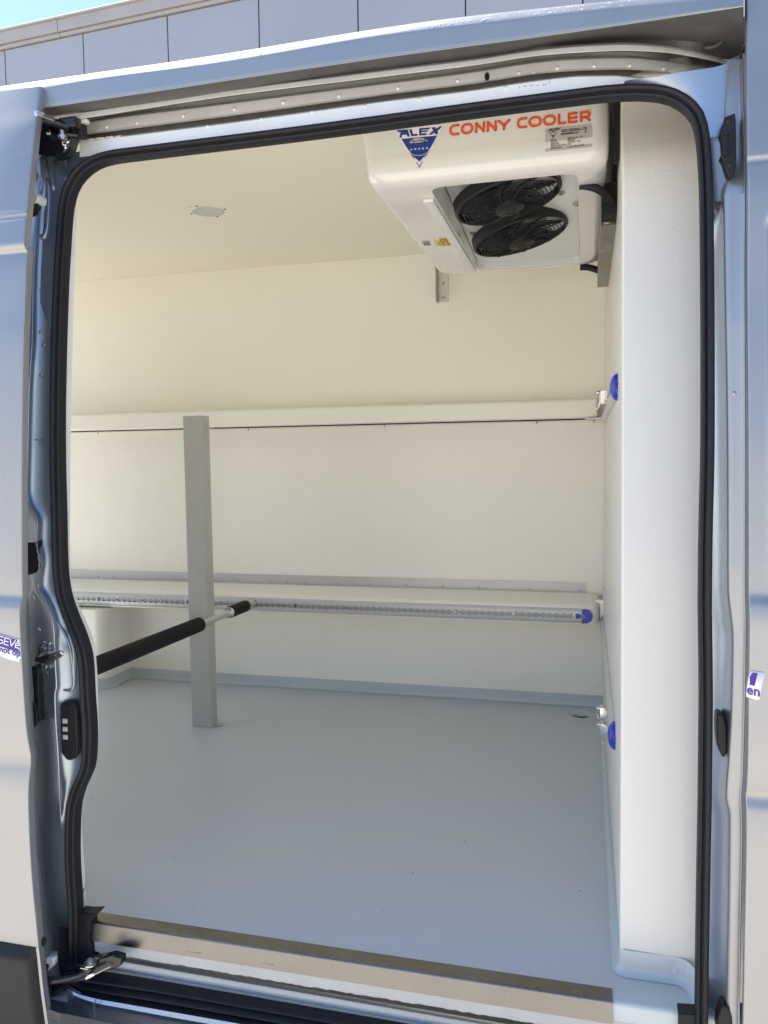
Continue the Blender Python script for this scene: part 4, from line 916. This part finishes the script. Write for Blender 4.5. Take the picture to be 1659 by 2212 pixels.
# load bar between the rear wall rail and the near side
fa = PY(545, 1303, RY - .012); na = PX(211, 1437, fa.x - .02)
Dd = (na - fa); Ld = Dd.length; Dn = Dd.normalized(); nb = fa + Dn * (Ld + .35)
bar = thing('load_bar', 'round cargo bar with black foam sleeve reaching out from the rail on the ledge', 'load bar')
def seg(a, b, r0, r1, name, mt, n=28, bev=.0):
    bm = bmesh.new(); cyl(bm, fa + Dn * a, fa + Dn * b, r0, r1, n); return from_bm(name, bm, mt, bar, auto=40, bevel=bev)
def s_at(u):   # distance along bar whose projection has this u
    best = 0; bd = 1e9
    for k in range(400):
        p = fa + Dn * (Ld * k / 399) - CAMP; uu = W2 + FL * p.dot(CR) / p.dot(CF)
        if abs(uu - u) < bd: bd = abs(uu - u); best = Ld * k / 399
    return best
seg(-.01, .02, .016, .024, 'fitting', 'zinc'); seg(.02, s_at(531), .0225, .0235, 'end_collar', 'alu_light')
sA, sB, sC = s_at(529), s_at(497), s_at(431)
seg(sA, sB, .0230, .0230, 'rubber_grip', 'blackfoam', bev=.003)
seg(sB, sB + .016, .0205, .0205, 'spring_collar', 'chrome'); seg(sB + .005, sC + .02, .0150, .0150, 'steel_tube', 'alu_light')
seg(sC - .004, Ld + .35, .0265, .0265, 'foam_sleeve', 'blackfoam', bev=.008)

# rails on the bulkhead with dome end caps and ring fittings
def bulk_rail(label, z, y0, y1, hh_, cap_c):
    r_ = bpy.data.objects.new('cargo_rail', None); COL.objects.link(r_); tag(r_, label, 'rail', 'cargo rails')
    MM = Matrix.Translation((-.0005, y1, z)) @ Matrix.Rotation(-math.pi / 2, 4, 'Z')
    bm = bmesh.new(); ch_ = rail_mesh(bm, y1 - y0, hh_, dep=.013); place(bm, MM); from_bm('rail_profile', bm, 'alu_pale', r_, auto=35)
    bm = bmesh.new(); ch_(bm); place(bm, MM); from_bm('shaded_slot_channel', bm, 'slot', r_, smooth=False)
    bm = bmesh.new(); c = Vector((0, y0, z)); n = 14
    rings = []
    for j in range(7):       # quarter-dome: closes the rail towards the door
        t = math.pi / 2 * j / 7; sc_ = math.cos(t)
        rings.append([c + Vector((-.0165 * sc_ * math.sin(math.pi * i / n), -.030 * math.sin(t), (hh_ + .002) * sc_ * math.cos(math.pi * i / n))) for i in range(n + 1)])
    rings.insert(0, [p + Vector((0, .012, 0)) for p in rings[0]]); grid(bm, rings); from_bm('end_cap', bm, 'blue', r_, auto=180)
    return r_
pU = PX(1330, 836, -.008); pLw = PX(1330, 1590, -.008)
yU = .36
zU = CAMP.z + (PY(1330, 836, yU).z - CAMP.z); zLw = PY(1330, 1590, yU).z
bulk_rail('upper grey cargo rail with blue end cap on the bulkhead wall, at beam height', zU, yU, 1.60, .0275, None)
bulk_rail('lower grey cargo rail with blue end cap on the bulkhead wall, near the floor', zLw, yU, 1.60, .0290, None)
# ring fittings clamped on those rails
def fitting(u, v, label, ring_to, s=1.0):
    f_ = thing('ring_fitting', label, 'lashing ring', group='lashing ring fittings')
    y = .78; p = PY(u, v, y); p.x = -.022; k = (p - CAMP)
    d = ray(u, v); p = CAMP + d * ((-.030 - CAMP.x) / d.x) if False else PY(u, v, y)
    bm = bmesh.new(); box(bm, p.x - .010 * s, p.x + .012 * s, p.y - .012, p.y + .018, p.z - .020 * s, p.z + .016 * s, .002, 2); from_bm('clamp_body', bm, 'chrome', f_)
    bm = bmesh.new(); box(bm, p.x + .004 * s, p.x + .017 * s, p.y - .014, p.y + .002, p.z - .012 * s, p.z + .010 * s, .002, 2); from_bm('lock_block', bm, 'alu_light', f_)
    bm = bmesh.new(); cyl(bm, p + Vector((-.020 * s, 0, .010 * s)), p + Vector((-.008 * s, 0, .010 * s)), .0055 * s, n=14); from_bm('pin', bm, 'chrome', f_, auto=35)
    bm = bmesh.new(); pts = [p + Vector((a * s, -.004, b * s)) for a, b in ring_to]; tube(bm, cr(pts, 30), .0026 * s, 10); from_bm('ring', bm, 'chrome', f_)
fitting(1305, 856, 'shiny steel lashing ring clamped on the upper bulkhead rail, beside the beam end', [(-.012, .010), (-.016, -.006), (-.019, -.022), (-.021, -.034), (-.015, -.030), (-.010, -.012), (-.008, .006)])
fitting(1302, 1537, 'steel lashing ring on the lower bulkhead rail, upper of the close pair above the floor', [(-.012, .008), (-.017, -.006), (-.016, -.018), (-.011, -.022), (-.008, -.010), (-.008, .004)], .85)
fitting(1304, 1572, 'steel lashing ring hanging from the lower bulkhead rail, lower of the close pair', [(-.014, .006), (-.008, -.006), (-.002, -.026), (.001, -.044), (-.003, -.048), (-.008, -.034), (-.012, -.012), (-.016, .002)], .85)

# ceiling lamp
lc = PZ(450, 456.5, CZ)
lamp = thing('ceiling_lamp', 'round recessed ceiling lamp, switched off, in the cream ceiling', 'lamp', (0, 0, 0))
bm = bmesh.new(); cyl(bm, lc + Vector((0, 0, -.0015)), lc + Vector((0, 0, .001)), .0475, n=48); from_bm('lamp_lens', bm, 'lens', lamp, auto=40)
bm = bmesh.new(); torus(bm, lc + Vector((0, 0, -.001)), (0, 0, 1), .0492, .0020, 48, 8); from_bm('bezel', bm, 'matt_white', lamp)
for u, v in ((425, 445), (486, 451.5), (413.5, 461.5), (470, 468)):
    c = PZ(u, v, CZ); bm = bmesh.new(); dome(bm, c, (0, 0, -1), .0045, .002, 10, 3); from_bm('screw', bm, 'black', lamp)
bm = bmesh.new(); tube(bm, cr([PZ(u, v, CZ - .0006) for u, v in ((399, 453), (401, 449), (406, 447), (413, 446.5))], 14), .0018, 6); from_bm('sealant_trace', bm, 'grp_white_dimmed', lamp)

# bracket under the cooler on the back wall
br = thing('wall_bracket', 'short aluminium angle bracket screwed high on the back wall behind the cooler', 'bracket')
bxa, bxb = PY(937, 620, YB).x, PY(970, 620, YB).x; bz = PY(955, 653, YB).z
bm = bmesh.new(); box(bm, bxa + .018, bxb, YB - .004, YB - .001, bz, CZ - .001); box(bm, bxa + .015, bxa + .018, YB - .05, YB - .001, bz - .003, CZ - .001); from_bm('angle', bm, 'alu_light', br, smooth=False, bevel=.0008)
for v in (612, 643):
    c = PY(958, v, YB - .005); bm = bmesh.new(); dome(bm, c, (0, -1, 0), .0055, .0025, 14, 3); sw = from_bm('screw', bm, 'zinc', br)
    bm = bmesh.new(); cyl(bm, c + Vector((0, -.0026, 0)), c + Vector((0, -.0029, 0)), .002, n=6); from_bm('recess', bm, 'hole', sw)

# ================================================================ COOLER
cool = thing('ceiling_cooler', 'white cooler unit with two black fans hanging in the front ceiling corner', 'cooler')
FYc = .270; ZU = 1.585
cxL = PZ(800, 405, ZU).x; cyB = PZ(950, 598, ZU).y; cxR = PZ(1297, 560, ZU).x
cxL = -.545; cxR = -.022
zf = lambda u, v: PY(u, v, FYc)
# body: profile swept round three sides
bm = bmesh.new()
def plan(x0, x1, y0, y1, R, n=7):
    pts = []
    for cx, cy, a0 in ((x1 - R, y1 - R, 0), (x0 + R, y1 - R, 90), (x0 + R, y0 + R, 180), (x1 - R, y0 + R, 270)):
        for k in range(n + 1):
            t = math.radians(a0 + 90 * k / n); pts.append((cx + R * math.cos(t), cy + R * math.sin(t)))
    return pts
lev = [  # z, inset left, inset right, inset front, inset back, corner radius
    (CZ - .002, -.028, 0, .020, 0, .03), (1.74, -.022, 0, .016, 0, .03), (1.70, -.010, 0, .012, 0, .03), (1.66, -.002, 0, .006, 0, .03), (1.645, .000, 0, .002, .0, .032), (1.63, .002, 0, -.002, 0, .034), (1.612, .003, .001, -.003, 0, .036), (1.602, .006, .003, .000, .003, .038),
    (1.594, .012, .008, .006, .008, .040), (1.588, .020, .016, .015, .016, .040), (1.5855, .030, .026, .026, .026, .040)]
rings = []
for z, il, ir, if_, ib, R in lev:
    rings.append([Vector((x, y, z)) for x, y in plan(cxL + il, cxR - ir, FYc + if_, cyB - ib, R)])
for r_ in rings: r_.append(r_[0])
grid(bm, rings)
bmesh.ops.remove_doubles(bm, verts=bm.verts, dist=1e-5)
# underside ring with rounded rectangular opening for the fan deck
rec = [PZ(u, v, 1.585) for u, v in ((985, 428), (1310, 420), (1262, 560), (1034, 588))]
rx0, rx1, ry0, ry1 = -.405, -.085, FYc + .045, cyB - .055
inner = [Vector((x, y, 1.585)) for x, y in plan(rx0, rx1, ry0, ry1, .03)]
outer_ = rings[-1][:-1]
Vo = [bm.verts.new(p) for p in outer_]; Vi = [bm.verts.new(p) for p in inner]
n = len(Vo)
for i in range(n): bm.faces.new((Vo[i], Vo[(i + 1) % n], Vi[(i + 1) % n], Vi[i]))
in2 = [bm.verts.new(Vector((p.x, p.y, 1.589)) + (Vector(((rx0 + rx1) / 2, (ry0 + ry1) / 2, 1.589)) - Vector((p.x, p.y, 1.589))).normalized() * .004) for p in inner]
in3 = [bm.verts.new(v.co + Vector((0, 0, .090))) for v in in2]
for i in range(n):
    bm.faces.new((Vi[i], Vi[(i + 1) % n], in2[(i + 1) % n], in2[i])); bm.faces.new((in2[i], in2[(i + 1) % n], in3[(i + 1) % n], in3[i]))
bmesh.ops.remove_doubles(bm, verts=bm.verts, dist=1e-5)
cs = from_bm('cooler_shell', bm, 'gloss_white', cool, auto=60)
bm = bmesh.new(); box(bm, rx0 + .003, rx1 - .003, ry0 + .003, ry1 - .003, 1.603, 1.607)
for v_ in bm.verts: v_.co.z += (ry1 - v_.co.y) * .075
dk = from_bm('fan_deck', bm, 'deck_white', cool, smooth=False)
# raised grey strip left of the deck
bm = bmesh.new(); a, b = PZ(935, 428, 1.584), PZ(1036, 592, 1.584)
box(bm, -.434, -.409, min(a.y, b.y), cyB - .06, 1.576, 1.5852, .003, 2); from_bm('deck_strip', bm, 'deck_white', cool)
# fans
def fan(cx, cy, R, zc_):
    f_ = bpy.data.objects.new('fan', None); COL.objects.link(f_); f_.parent = cool
    f_.location = (cx, cy, zc_); f_.rotation_euler = (math.radians(-2), math.radians(-13), 0); cx = cy = zc_ = 0
    bm = bmesh.new(); n = 48; ro = [(R * 1.03, zc_ + .026), (R * 1.03, zc_ + .002), (R * 1.0, zc_ - .002), (R * .965, zc_), (R * .955, zc_ + .025)]
    grid(bm, [[Vector((cx + r * math.cos(2 * math.pi * i / n), cy + r * math.sin(2 * math.pi * i / n), z)) for i in range(n + 1)] for r, z in ro]); from_bm('shroud', bm, 'black', f_, auto=40)
    bm = bmesh.new()
    for k in range(9):
        r = R * (.32 + .62 * k / 9); torus(bm, (cx, cy, zc_ - .010 * (1 - (r / R) ** 2) - .002), (0, 0, 1), r, .0013, 48, 6)
    for k in range(10):
        a0 = 2 * math.pi * k / 10; pts = []
        for j in range(8):
            r = R * (.28 + .70 * j / 7); t = a0 + .35 * (j / 7) ** 1.5; pts.append(Vector((cx + r * math.cos(t), cy + r * math.sin(t), zc_ - .010 * (1 - (r / R) ** 2) - .003)))
        tube(bm, pts, .0019, 6)
    from_bm('guard', bm, 'black', f_)
    bm = bmesh.new(); zz = zc_ - .012; cyl(bm, (cx, cy, zz - .010), (cx, cy, zz + .02), R * .27, R * .31, 32); cyl(bm, (cx, cy, zz - .014), (cx, cy, zz - .010), R * .20, R * .26, 32); from_bm('motor', bm, 'black', f_, auto=35)
    bm = bmesh.new(); torus(bm, (cx, cy, zz - .0145), (0, 0, 1), R * .10, .0012, 20, 6); from_bm('motor_badge', bm, 'black', f_)
    bm = bmesh.new()
    for k in range(8):
        a0 = 2 * math.pi * k / 8; rows = []
        for j in range(5):
            r = R * (.3 + .62 * j / 4); wd = .36
            rows.append([Vector((cx + r * math.cos(a0 + wd * s + .25 * j / 4), cy + r * math.sin(a0 + wd * s + .25 * j / 4), zc_ + .016 + .010 * s)) for s in (-1, -.3, .3, 1)])
        grid(bm, rows)
    from_bm('blades', bm, 'black', f_, solid=.0015)
fc2 = PZ(1124.5, 511, 1.592); fc1 = PZ(1091, 436, 1.606)
fan(fc2.x, fc2.y, .128, 1.590); fan(fc1.x + .008, fc1.y, .128, 1.606)
for u, v in ((1022, 499.5), (1212, 425), (1246, 443)):
    c = PZ(u, v, 1.63); c.z = 1.602 + (ry1 - c.y) * .075; bm = bmesh.new(); cyl(bm, c, c + Vector((0, 0, -.003)), .010, n=20); cyl(bm, c + Vector((0, 0, -.003)), c + Vector((0, 0, -.007)), .006, .0055, n=6); from_bm('deck_bolt', bm, 'zinc', dk, auto=35)
# warning label (yellow, two triangles) on the underside
def under(u, v, o=0): return PZ(u, v, 1.5850 - .0008 - o)
bm = bmesh.new(); poly(bm, [under(u, v) for u, v in ((947, 516), (973, 514.5), (983, 530), (955, 532))]); poly(bm, [under(u, v) for u, v in ((937, 521.5), (947, 521), (953, 530), (943, 530.5))]); wl = from_bm('warning_label', bm, 'yellow', cs, smooth=False, solid=.0002)
bm = bmesh.new()
for tri in (((950, 518), (958.5, 529), (960.5, 517.5)), ((962, 517), (970.5, 528.5), (972, 516.5))):
    pts = [under(u, v, .0005) for u, v in tri]; tube(bm, pts + [pts[0]], .0012, 6)
tube(bm, [under(974, 516, .0004), under(982, 530, .0004)], .0008, 6)
from_bm('warning_symbol', bm, 'ink', wl)
bm = bmesh.new(); poly(bm, [under(u, v) for u, v in ((911, 522), (927, 521.5), (931, 530), (916, 530.5))]); sl = from_bm('small_label', bm, 'label_grey', cs, smooth=False, solid=.0002)
bm = bmesh.new()
for k in range(4): tube(bm, [under(913.5 + k * 1.3, 523.4 + k * 1.9, .0004), under(926 + k * 1.1, 523 + k * 1.9, .0004)], .0006, 5)
from_bm('label_print', bm, 'ink', sl)

# lettering and logo on the cooler front (flat vinyl on the front plane)
def zfront(z):          # front plane position at height z from the shell profile
    t = [(l[0], FYc + l[3]) for l in lev][::-1]; return lerp_tab(t, z)
def PF(u, v, o=.0012):
    y = FYc + .014
    for _ in range(6):
        p = PY(u, v, y - o); y = zfront(p.z)
    return PY(u, v, y - o)
def fstroke(bm, uvs, wpx, o=.0016, closed=False):
    P = [PF(u, v, o) for u, v in uvs]; stroke3(bm, P, wpx * (P[0] - CAMP).length / FL, closed)
def stroke3(bm, P, wd, closed=False, n=6):
    h = wd / 2; N = len(P); L, R = [], []
    for i, p in enumerate(P):
        a = P[(i - 1) % N] if (i or closed) else None; c = P[(i + 1) % N] if (i < N - 1 or closed) else None
        d1 = (p - a) if a is not None else (c - p); d2 = (c - p) if c is not None else d1
        d1 = Vector((d1.x, 0, d1.z)).normalized(); d2 = Vector((d2.x, 0, d2.z)).normalized(); t = (d1 + d2).normalized()
        s = Vector((-t.z, 0, t.x)); k = h / max(.45, s.dot(Vector((-d1.z, 0, d1.x)))); L.append(p + s * k); R.append(p - s * k)
    vl = [bm.verts.new(q) for q in L]; vr = [bm.verts.new(q) for q in R]
    for i in range(N if closed else N - 1): bm.faces.new((vl[i], vr[i], vr[(i + 1) % N], vl[(i + 1) % N]))
    if not closed:
        for p, q, a, b in ((P[0], P[1], vl[0], vr[0]), (P[-1], P[-2], vr[-1], vl[-1])):
            d = (p - q); ang = math.atan2(d.z, d.x)
            bm.faces.new([a] + [bm.verts.new((p.x + h * math.cos(ang + t), p.y, p.z + h * math.sin(ang + t))) for t in [math.pi / 2 - math.pi * i / n for i in range(1, n)]] + [b])
def arcpts(cx, cy, rx, ry, a0, a1, n=8): return [(cx + rx * math.cos(math.radians(a0 + (a1 - a0) * i / n)), cy + ry * math.sin(math.radians(a0 + (a1 - a0) * i / n))) for i in range(n + 1)]
def letter(ch):          # unit cell 0..1 x, 0..1 y (y down), techno letters of even stroke
    rx, ry = .42, .46
    if ch == 'C': return [([(1, 0)] + arcpts(rx, ry, rx, ry, 270, 180) + arcpts(rx, 1 - ry, rx, ry, 180, 90) + [(1, 1)], False)]
    if ch == 'O': return [(arcpts(rx, ry, rx, ry, 270, 180) + arcpts(rx, 1 - ry, rx, ry, 180, 90) + arcpts(1 - rx, 1 - ry, rx, ry, 90, 0) + arcpts(1 - rx, ry, rx, ry, 0, -90), True)]
    if ch == 'N': return [([(0, 1), (0, 0)], False), ([(0, 0), (1, .97)], False), ([(1, 1), (1, 0)], False)]
    if ch == 'Y': return [([(0, 0), (.5, .55), (1, 0)], False), ([(.5, .55), (.5, 1)], False)]
    if ch == 'L': return [([(0, 0), (0, 1), (1, 1)], False)]
    if ch == 'E': return [([(1, 0), (0, 0), (0, 1), (1, 1)], False), ([(0, .5), (.95, .5)], False)]
    if ch == 'R': return [([(0, 1), (0, 0), (.75, 0)] + arcpts(.75, .28, .25, .28, 270, 450) + [(.3, .56)], False), ([(.5, .56), (1, 1)], False)]
    return []
bl = lambda u: 293 + (u - 971) * (261.5 - 293) / (1275 - 971)      # baseline of the wordmark
lets = [('C', 283, 325), ('O', 333, 385), ('N', 394, 435), ('N', 445, 486), ('Y', 492, 545), ('C', 575, 618), ('O', 625, 680), ('O', 688, 742), ('L', 752, 786), ('E', 795, 836), ('R', 848, 892)]
bm = bmesh.new(); hpx = 18.5; wpx = 4.7
for ch, a, b in lets:
    u0, u1 = 829.5 + a / 2 + 2, 829.5 + b / 2 - 2
    for pts, cl in letter(ch):
        fstroke(bm, [(u0 + (u1 - u0) * x, bl(u0 + (u1 - u0) * x) - 2 - hpx * (1 - y)) for x, y in pts], wpx, .0016, cl)
from_bm('wordmark', bm, 'orange', cs, smooth=False)
# logo, coordinates on the front plane (page units of the zoom: x*.1302+864, y*.1302+207.4)
K = lambda x, y: (864 + x * .1302, 207.4 + y * .1302)
def fpoly(bm, pts, o): bm.faces.new([bm.verts.new(PF(*K(x, y), o)) for x, y in pts])
def front_obj(name, mt, fn_, parent=cs):
    bm = bmesh.new(); fn_(bm); return from_bm(name, bm, mt, parent, smooth=False)
lg = front_obj('logo_sticker', 'label_white', lambda bm: fpoly(bm, [(-60, 545), (620, 480), (720, 480), (650, 650), (345, 1235), (305, 1240), (-5, 720), (-60, 640)], .0010))
def mark(bm):
    o = .0016
    fpoly(bm, [(28, 712), (612, 655), (438, 960), (323, 1088), (205, 985)], o)
    for q in ([(20, 706), (28, 714), (330, 1192), (322, 1178)], [(610, 655), (620, 655), (330, 1192), (323, 1172)]): pass
    fstroke(bm, [K(30, 712), K(324, 1182), K(612, 656)], 1.3, o)
front_obj('logo_triangle', 'navy', mark, lg)
def alex(bm):
    o = .0016
    fpoly(bm, [(-58, 566), (128, 552), (165, 672), (128, 675), (112, 640), (35, 645), (30, 690), (-12, 692), (10, 600), (-30, 602)], o)
    fpoly(bm, [(128, 552), (182, 548), (212, 635), (296, 630), (280, 662), (165, 672)], o) if False else None
    fpoly(bm, [(150, 552), (195, 548), (215, 632), (298, 628), (288, 660), (188, 668)], o)
    fpoly(bm, [(318, 536), (500, 520), (487, 552), (360, 562), (358, 576), (470, 568), (462, 592), (356, 600), (354, 622), (446, 614), (436, 648), (318, 656)], o)
    fpoly(bm, [(515, 520), (585, 514), (605, 540), (650, 505), (706, 498), (625, 580), (636, 630), (580, 634), (570, 605), (525, 640), (466, 643), (552, 570)], o)
front_obj('logo_letters', 'navy', alex, lg)
front_obj('logo_arch', 'label_white', lambda bm: fpoly(bm, [(158, 768)] + [(320 + 178 * math.cos(math.radians(a)), 830 - 135 * math.sin(math.radians(a)) ) for a in range(150, 25, -12)] + [(487, 745), (445, 805)] + [(320 + 125 * math.cos(math.radians(a)), 840 - 70 * math.sin(math.radians(a))) for a in range(30, 160, 12)] + [(200, 828)], .0022), lg)
def ring_e(bm):
    fstroke(bm, [K(322 + 166 * math.cos(math.radians(a)), 880 + 106 * math.sin(math.radians(a)) - .08 * 166 * math.cos(math.radians(a))) for a in range(-35, 216, 8)], .7, .0024)
    for i in range(5):
        cx, cy = 189 + i * 65, 886 - i * 6
        fpoly(bm, [(cx + (22 if k % 2 == 0 else 9) * math.sin(math.radians(36 * k)), cy - (22 if k % 2 == 0 else 9) * math.cos(math.radians(36 * k))) for k in range(10)], .0026)
front_obj('logo_stars', 'label_white', ring_e, lg)
bm = bmesh.new()
for i, ch in enumerate('ORIGINAL'):
    a = math.radians(143 - i * 15.2); x, y = 322 + 150 * math.cos(a), 842 - 112 * math.sin(a); t = a - math.pi / 2
    p = PF(*K(x, y), .0030); sc_ = 1.8 / FL; ex = Vector((math.cos(t * .8 + .09), 0, math.sin(t * .8 + .09))); ez = Vector((-ex.z, 0, ex.x))
    text_bm(bm, ch, p - ez * .0032, ex, ez, .0098, bold=.0003, center=True)
from_bm('logo_text', bm, 'ink', lg, smooth=False)
# type plate
K2 = lambda x, y: ((1350 + x * .09042) * .86406, (300 + y * .09042) * .86406)
def plate_pt(x, y, o): return PF(*K2(x, y), o)
bm = bmesh.new(); bm.faces.new([bm.verts.new(plate_pt(x, y, .0010)) for x, y in ((145, 240), (1440, 100), (1445, 735), (140, 880))]); tp = from_bm('type_plate', bm, 'label_grey', cs, smooth=False)
bm = bmesh.new()
def tl(s, x, y, h, wd, shear=0, bold=.0002):
    p = plate_pt(x, y, .0016); q = plate_pt(x + wd, y - wd * .105, .0016); cu_len = None
    ex = (q - p).normalized(); ez = Vector((-ex.z, 0, ex.x)); hm = h * .09042 * .86406 * (p - CAMP).length / FL
    b2 = bmesh.new(); text_bm(b2, s, (0, 0, 0), (1, 0, 0), (0, 0, 1), hm / .70, shear, bold); mx = max(v.co.x for v in b2.verts); b2.free()
    text_bm(bm, s, p, ex, ez, hm / .70, shear, bold, squeeze=(q - p).length / mx)
tl('ALEX ORIGINAL LTD.', 575, 335, 60, 735, .3); tl('ENGINEERING CO.', 575, 415, 45, 495, .15); tl('IL', 1228, 342, 45, 60, .3)
for i, (a, b, wa, wb) in enumerate((('MODEL:', 'YNE 321, 12V, +0°C', 165, 440), ('PART No.', '4320-321', 195, 205), ('SERIAL No:', '17.062037  / 007', 235, 370), ('PRODUCTION YEAR:', '2017', 435, 105), ('REFRIGERANT:', 'R-134a, 1000 ± 250 Gr.', 330, 480))):
    yy = 575 + i * 56; tl(a, 292, yy, 34, wa, .05, .0001); tl(b, 755, yy - 55 + (0 if i < 4 else 10), 34, wb, .05, .0001)
from_bm('plate_print', bm, 'ink', tp, smooth=False)
def mini(bm):
    def q(x, y): return plate_pt(x, y, .0017)
    for pts in ([(225, 268), (500, 236), (480, 285), (235, 308)],): pass
    for a, b in (((240, 310), (362, 480)), ((362, 480), (480, 300))): stroke3(bm, [q(*a), q(*b)], .0010)
    bm.faces.new([bm.verts.new(q(x, y)) for x, y in ((325, 425), (405, 415), (362, 485))])
    bm.faces.new([bm.verts.new(q(x, y)) for x, y in ((305, 350), (340, 318), (385, 313), (420, 335), (410, 350), (360, 335), (318, 362))])
b2 = None
bm = bmesh.new(); mini(bm); from_bm('plate_logo', bm, 'ink', tp, smooth=False)
bm = bmesh.new(); p = plate_pt(225, 308, .0017); q = plate_pt(480, 282, .0017); text_bm(bm, 'ALEX', p, (q - p).normalized(), Vector((0, 0, 1)), .0072, .4, .0004, squeeze=1.35); from_bm('plate_logo', bm, 'ink', tp, smooth=False)
# dark strip as painted gap shade, hoses and steel bracket between cooler and bulkhead
bm = bmesh.new(); box(bm, -.012, -.002, FYc + .03, FYc + .06, 1.60, CZ - .001); from_bm('gap_shade', bm, 'hole', cool, smooth=False)
h1 = [PY(1252, 401, .40), PY(1268, 402, .40), PY(1290, 408, .40), PY(1308, 422, .42), PY(1320, 438, .44), PY(1326, 452, .46)]
h1 = [Vector((min(p.x, -.010), p.y, p.z)) for p in h1]
bm = bmesh.new(); tube(bm, cr(h1, 24), .0085, 12); from_bm('hose', bm, 'rubber', cool)
bm = bmesh.new(); tube(bm, cr([Vector((min(p.x, -.006), p.y, p.z)) for p in (PY(1253, 577, 1.17), PY(1268, 577, 1.17), PY(1284, 581, 1.16), PY(1297, 586, 1.15))], 16), .010, 12); from_bm('hose', bm, 'rubber', cool)
bm = bmesh.new()
q = [PX(1315, 455, -.012), PX(1329, 452, -.004)]
bA = [(-.042, .56, 1.592), (-.002, .56, 1.592)]
box(bm, -.034, -.032, .50, 1.20, 1.525, 1.600); box(bm, -.034, -.001, .50, 1.20, 1.523, 1.525); from_bm('support_bracket', bm, 'steel', cool, smooth=False)
bm = bmesh.new(); box(bm, -.030, -.001, .44, .50, 1.53, 1.60); from_bm('pipe_cover', bm, 'hole', cool, smooth=False)

# ================================================================ closing the body sides to stray light; rear left open as added fill
bm = bmesh.new(); box(bm, -3.2, -1.35, .19, .20, -.35, CZ + .045); from_bm('body_side', bm, 'silver', van, smooth=False)
bm = bmesh.new(); box(bm, .30, .34, -.02, 1.8, -.5, CZ + .15); from_bm('cab_partition', bm, 'black', van, smooth=False)
